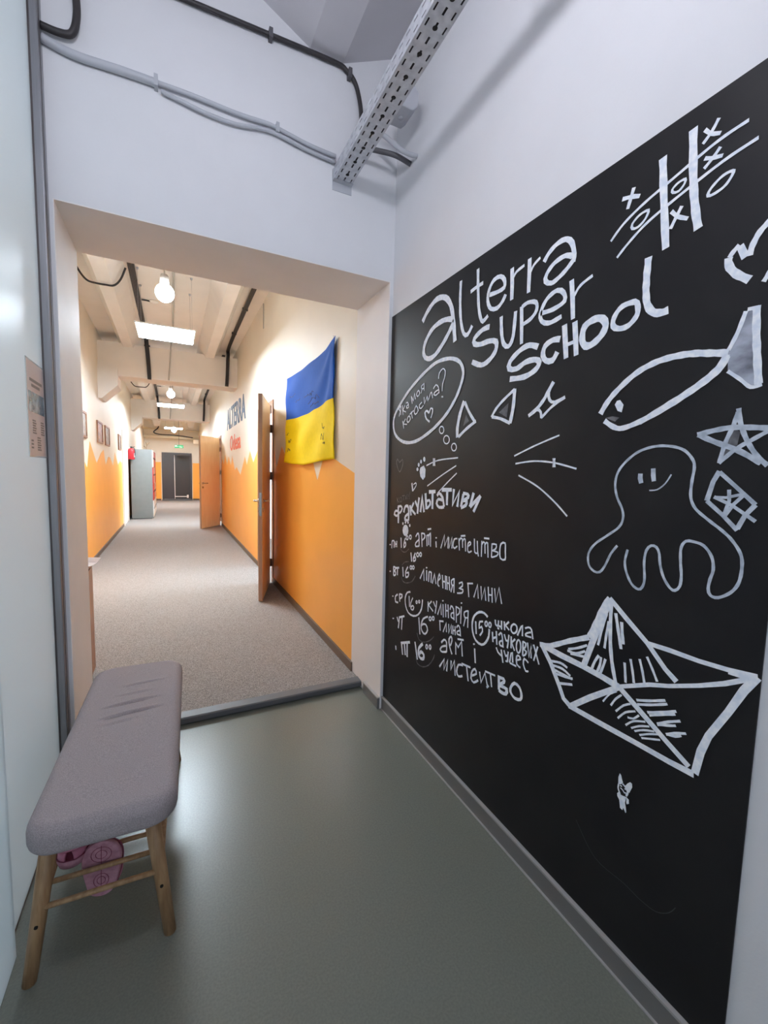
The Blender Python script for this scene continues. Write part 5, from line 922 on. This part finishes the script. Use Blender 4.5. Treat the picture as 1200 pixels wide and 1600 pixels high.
lettering('wall_lettering', 'Odesa', 9.12, 7.68, 1.735, 2.03, M_letred, 'coral red word below the blue letters on right corridor wall')

# ------------------------------------------------------------------ left corridor wall things
pics = [(6.40, 6.80, 'framed picture nearest the opening on left corridor wall', M_photo2), (7.72, 8.26, 'framed reddish picture second from the opening on left corridor wall', M_photo), (8.56, 9.10, 'framed grey picture third from the opening on left corridor wall', M_photo2), (10.55, 11.0, 'framed picture next to the white door on left corridor wall', M_photo2)]
for y0, y1, lb, pm in pics:
    root = empty('framed_picture', (XL, (y0+y1)/2, 1.89)); tag(root, lb, 'picture', 'framed pictures on left corridor wall')
    h, hw = 0.165, (y1-y0)/2
    w = MB()
    for a, b, c, d in ((-hw, -hw+0.025, -h, h), (hw-0.025, hw, -h, h), (-hw+0.025, hw-0.025, -h, -h+0.025), (-hw+0.025, hw-0.025, h-0.025, h)): w.box(0.0005, 0.02, a, b, c, d)
    w.build('frame', M_frame, root)
    MB().box(0.0005, 0.010, -hw+0.025, hw-0.025, -h+0.025, h-0.025).build('print', pm, root)
ex = empty('fire_extinguisher', (XL+0.09, 12.58, 1.57)); tag(ex, 'red fire extinguisher on left corridor wall beside the lockers', 'fire extinguisher')
MB().lathe([(0, 0), (0.07, 0), (0.075, 0.01), (0.075, 0.22), (0.06, 0.26), (0.025, 0.28), (0, 0.28)], (0,0,0), 20).build('cylinder', M_red, ex)
MB().box(0.03, 0.0768, -0.045, 0.045, 0.06, 0.16).build('instruction_label', M_wht, ex)
w = MB(); w.lathe([(0.018, 0.28), (0.018, 0.31), (0, 0.31)], (0,0,0), 12); w.box(-0.02, 0.08, -0.01, 0.01, 0.31, 0.325); w.tube(smooth_path([(0.02, -0.02, 0.30), (0.08, -0.05, 0.26), (0.085, -0.055, 0.1)]), 0.008, 8)
w.build('valve', M_ink, ex)
MB().box(-0.0895, -0.07, -0.02, 0.02, 0.05, 0.2).build('wall_bracket', M_dark, ex)

lk = empty('locker_unit', (-0.94, 12.69, CZ)); tag(lk, 'tall grey locker block with red and white doors along left wall', 'lockers')
DX, LY, LH = 0.485, 2.0, 1.80
MB().box(0, DX, 0, LY, 0.02, LH).build('carcass', M_lock, lk)
MB().box(0.03, DX-0.03, 0.03, LY-0.03, 0, 0.02).build('plinth', M_dark, lk)
for c in range(4):
    for t in range(4):
        y0 = 0.012+c*(LY-0.012)/4; z0 = 0.05+t*(LH-0.06)/4
        dm = M_wht if (t == 0 or (c, t) in ((0, 3), (1, 2), (2, 1))) else M_red
        d = MB().box(DX+0.0005, DX+0.018, y0, y0+(LY-0.012)/4-0.012, z0, z0+(LH-0.06)/4-0.012).build('locker_door', dm, lk)
        MB().box(DX+0.018, DX+0.028, y0+0.05, y0+0.07, z0+0.20, z0+0.25).build('latch', M_ink, d)
tw = MB()
for pts in (((0,0,0),(0.02,0,0.10),(0.09,0.02,0.19)), ((0.0,0,0.05),(-0.05,0,0.09)), ((0.02,0,0.10),(0.0,0.0,0.2)), ((-0.02,0.02,0),(0.12,0.0,0.012))): tw.tube(smooth_path(pts, 3), 0.008, 6)
two = tw.build('dry_twig', M_twig, loc=(-0.60, 12.95, CZ+LH+0.006)); tag(two, 'small forked dry twig lying on top of grey lockers', 'twig')

# exit sign
es = empty('exit_sign', (0.27, 19.0, 2.19)); tag(es, 'green exit sign hanging before the dark end door', 'sign')
MB().box(-0.16, 0.16, -0.015, 0.015, 0, 0.12).build('sign_box', M_green, es)
w = MB(); w.box(-0.14, -0.07, -0.017, -0.0152, 0.055, 0.105); w.box(-0.06, -0.01, -0.017, -0.0152, 0.055, 0.07); w.box(0.02, 0.12, -0.017, -0.0152, 0.03, 0.05)
w.build('pictogram', M_wht, es)
MB().tube([(0, 0, 0.12), (0, 0, 3.45-2.19)], 0.006, 8).build('stem', M_cdark, es)

# cabinet with papers just inside the opening on the left
cb = empty('cabinet', (-0.72, 2.88, CZ)); tag(cb, 'oak cabinet just inside the opening on the left with papers on top', 'cabinet')
MB().box(-0.26, 0.248, -0.30, 0.295, 0.03, 0.70).build('body', M_wood, cb)
MB().box(-0.27, 0.262, -0.305, 0.305, 0.70, 0.722).build('top', M_wood, cb)
MB().box(-0.25, 0.23, -0.28, 0.27, 0.0, 0.03).build('plinth', M_trim, cb)
for i in range(2): MB().box(0.2485, 0.262, -0.295+0.297*i, -0.005+0.297*i, 0.04, 0.69).build('door', M_wood, cb)
for i, (x, y, rz, zz, mm, lb) in enumerate(((-0.56, 3.02, 24, 0, M_paper, 'lowest white paper sheet fanned over the oak cabinet corner'), (-0.585, 2.99, 12, 0.004, M_paperp, 'pinkish paper sheet in middle of pile on the oak cabinet'), (-0.60, 2.98, -8, 0.008, M_paper, 'topmost white paper sheet in pile on the oak cabinet'))):
    w = MB(); n = 8
    for k in range(n):
        a, b = -0.15+0.30*k/n, -0.15+0.30*(k+1)/n
        h = lambda t: 0.030*max(0, (t-0.07)/0.08)**2*(1 if i == 0 else 0.0)
        w.face([(-0.105, a, h(a)), (0.105, a, h(a)), (0.105, b, h(b)), (-0.105, b, h(b))])
    o = w.build('paper_sheet', mm, loc=(x, y, CZ+0.7235+zz)); o.rotation_euler = (0, 0, math.radians(-rz)); tag(o, lb, 'paper', 'papers on the cabinet')
    sd = o.modifiers.new('thick', 'SOLIDIFY'); sd.thickness = 0.0018
cr = MB(); cr.lathe([(0, 0), (0.006, 0.001), (0.008, 0.005), (0.004, 0.010), (0, 0.011)], (0,0,0), 8)
co = cr.build('paper_crumb', M_paper, loc=(0.86, 4.62, CZ)); tag(co, 'tiny white paper crumb on carpet behind the near open door', 'litter')
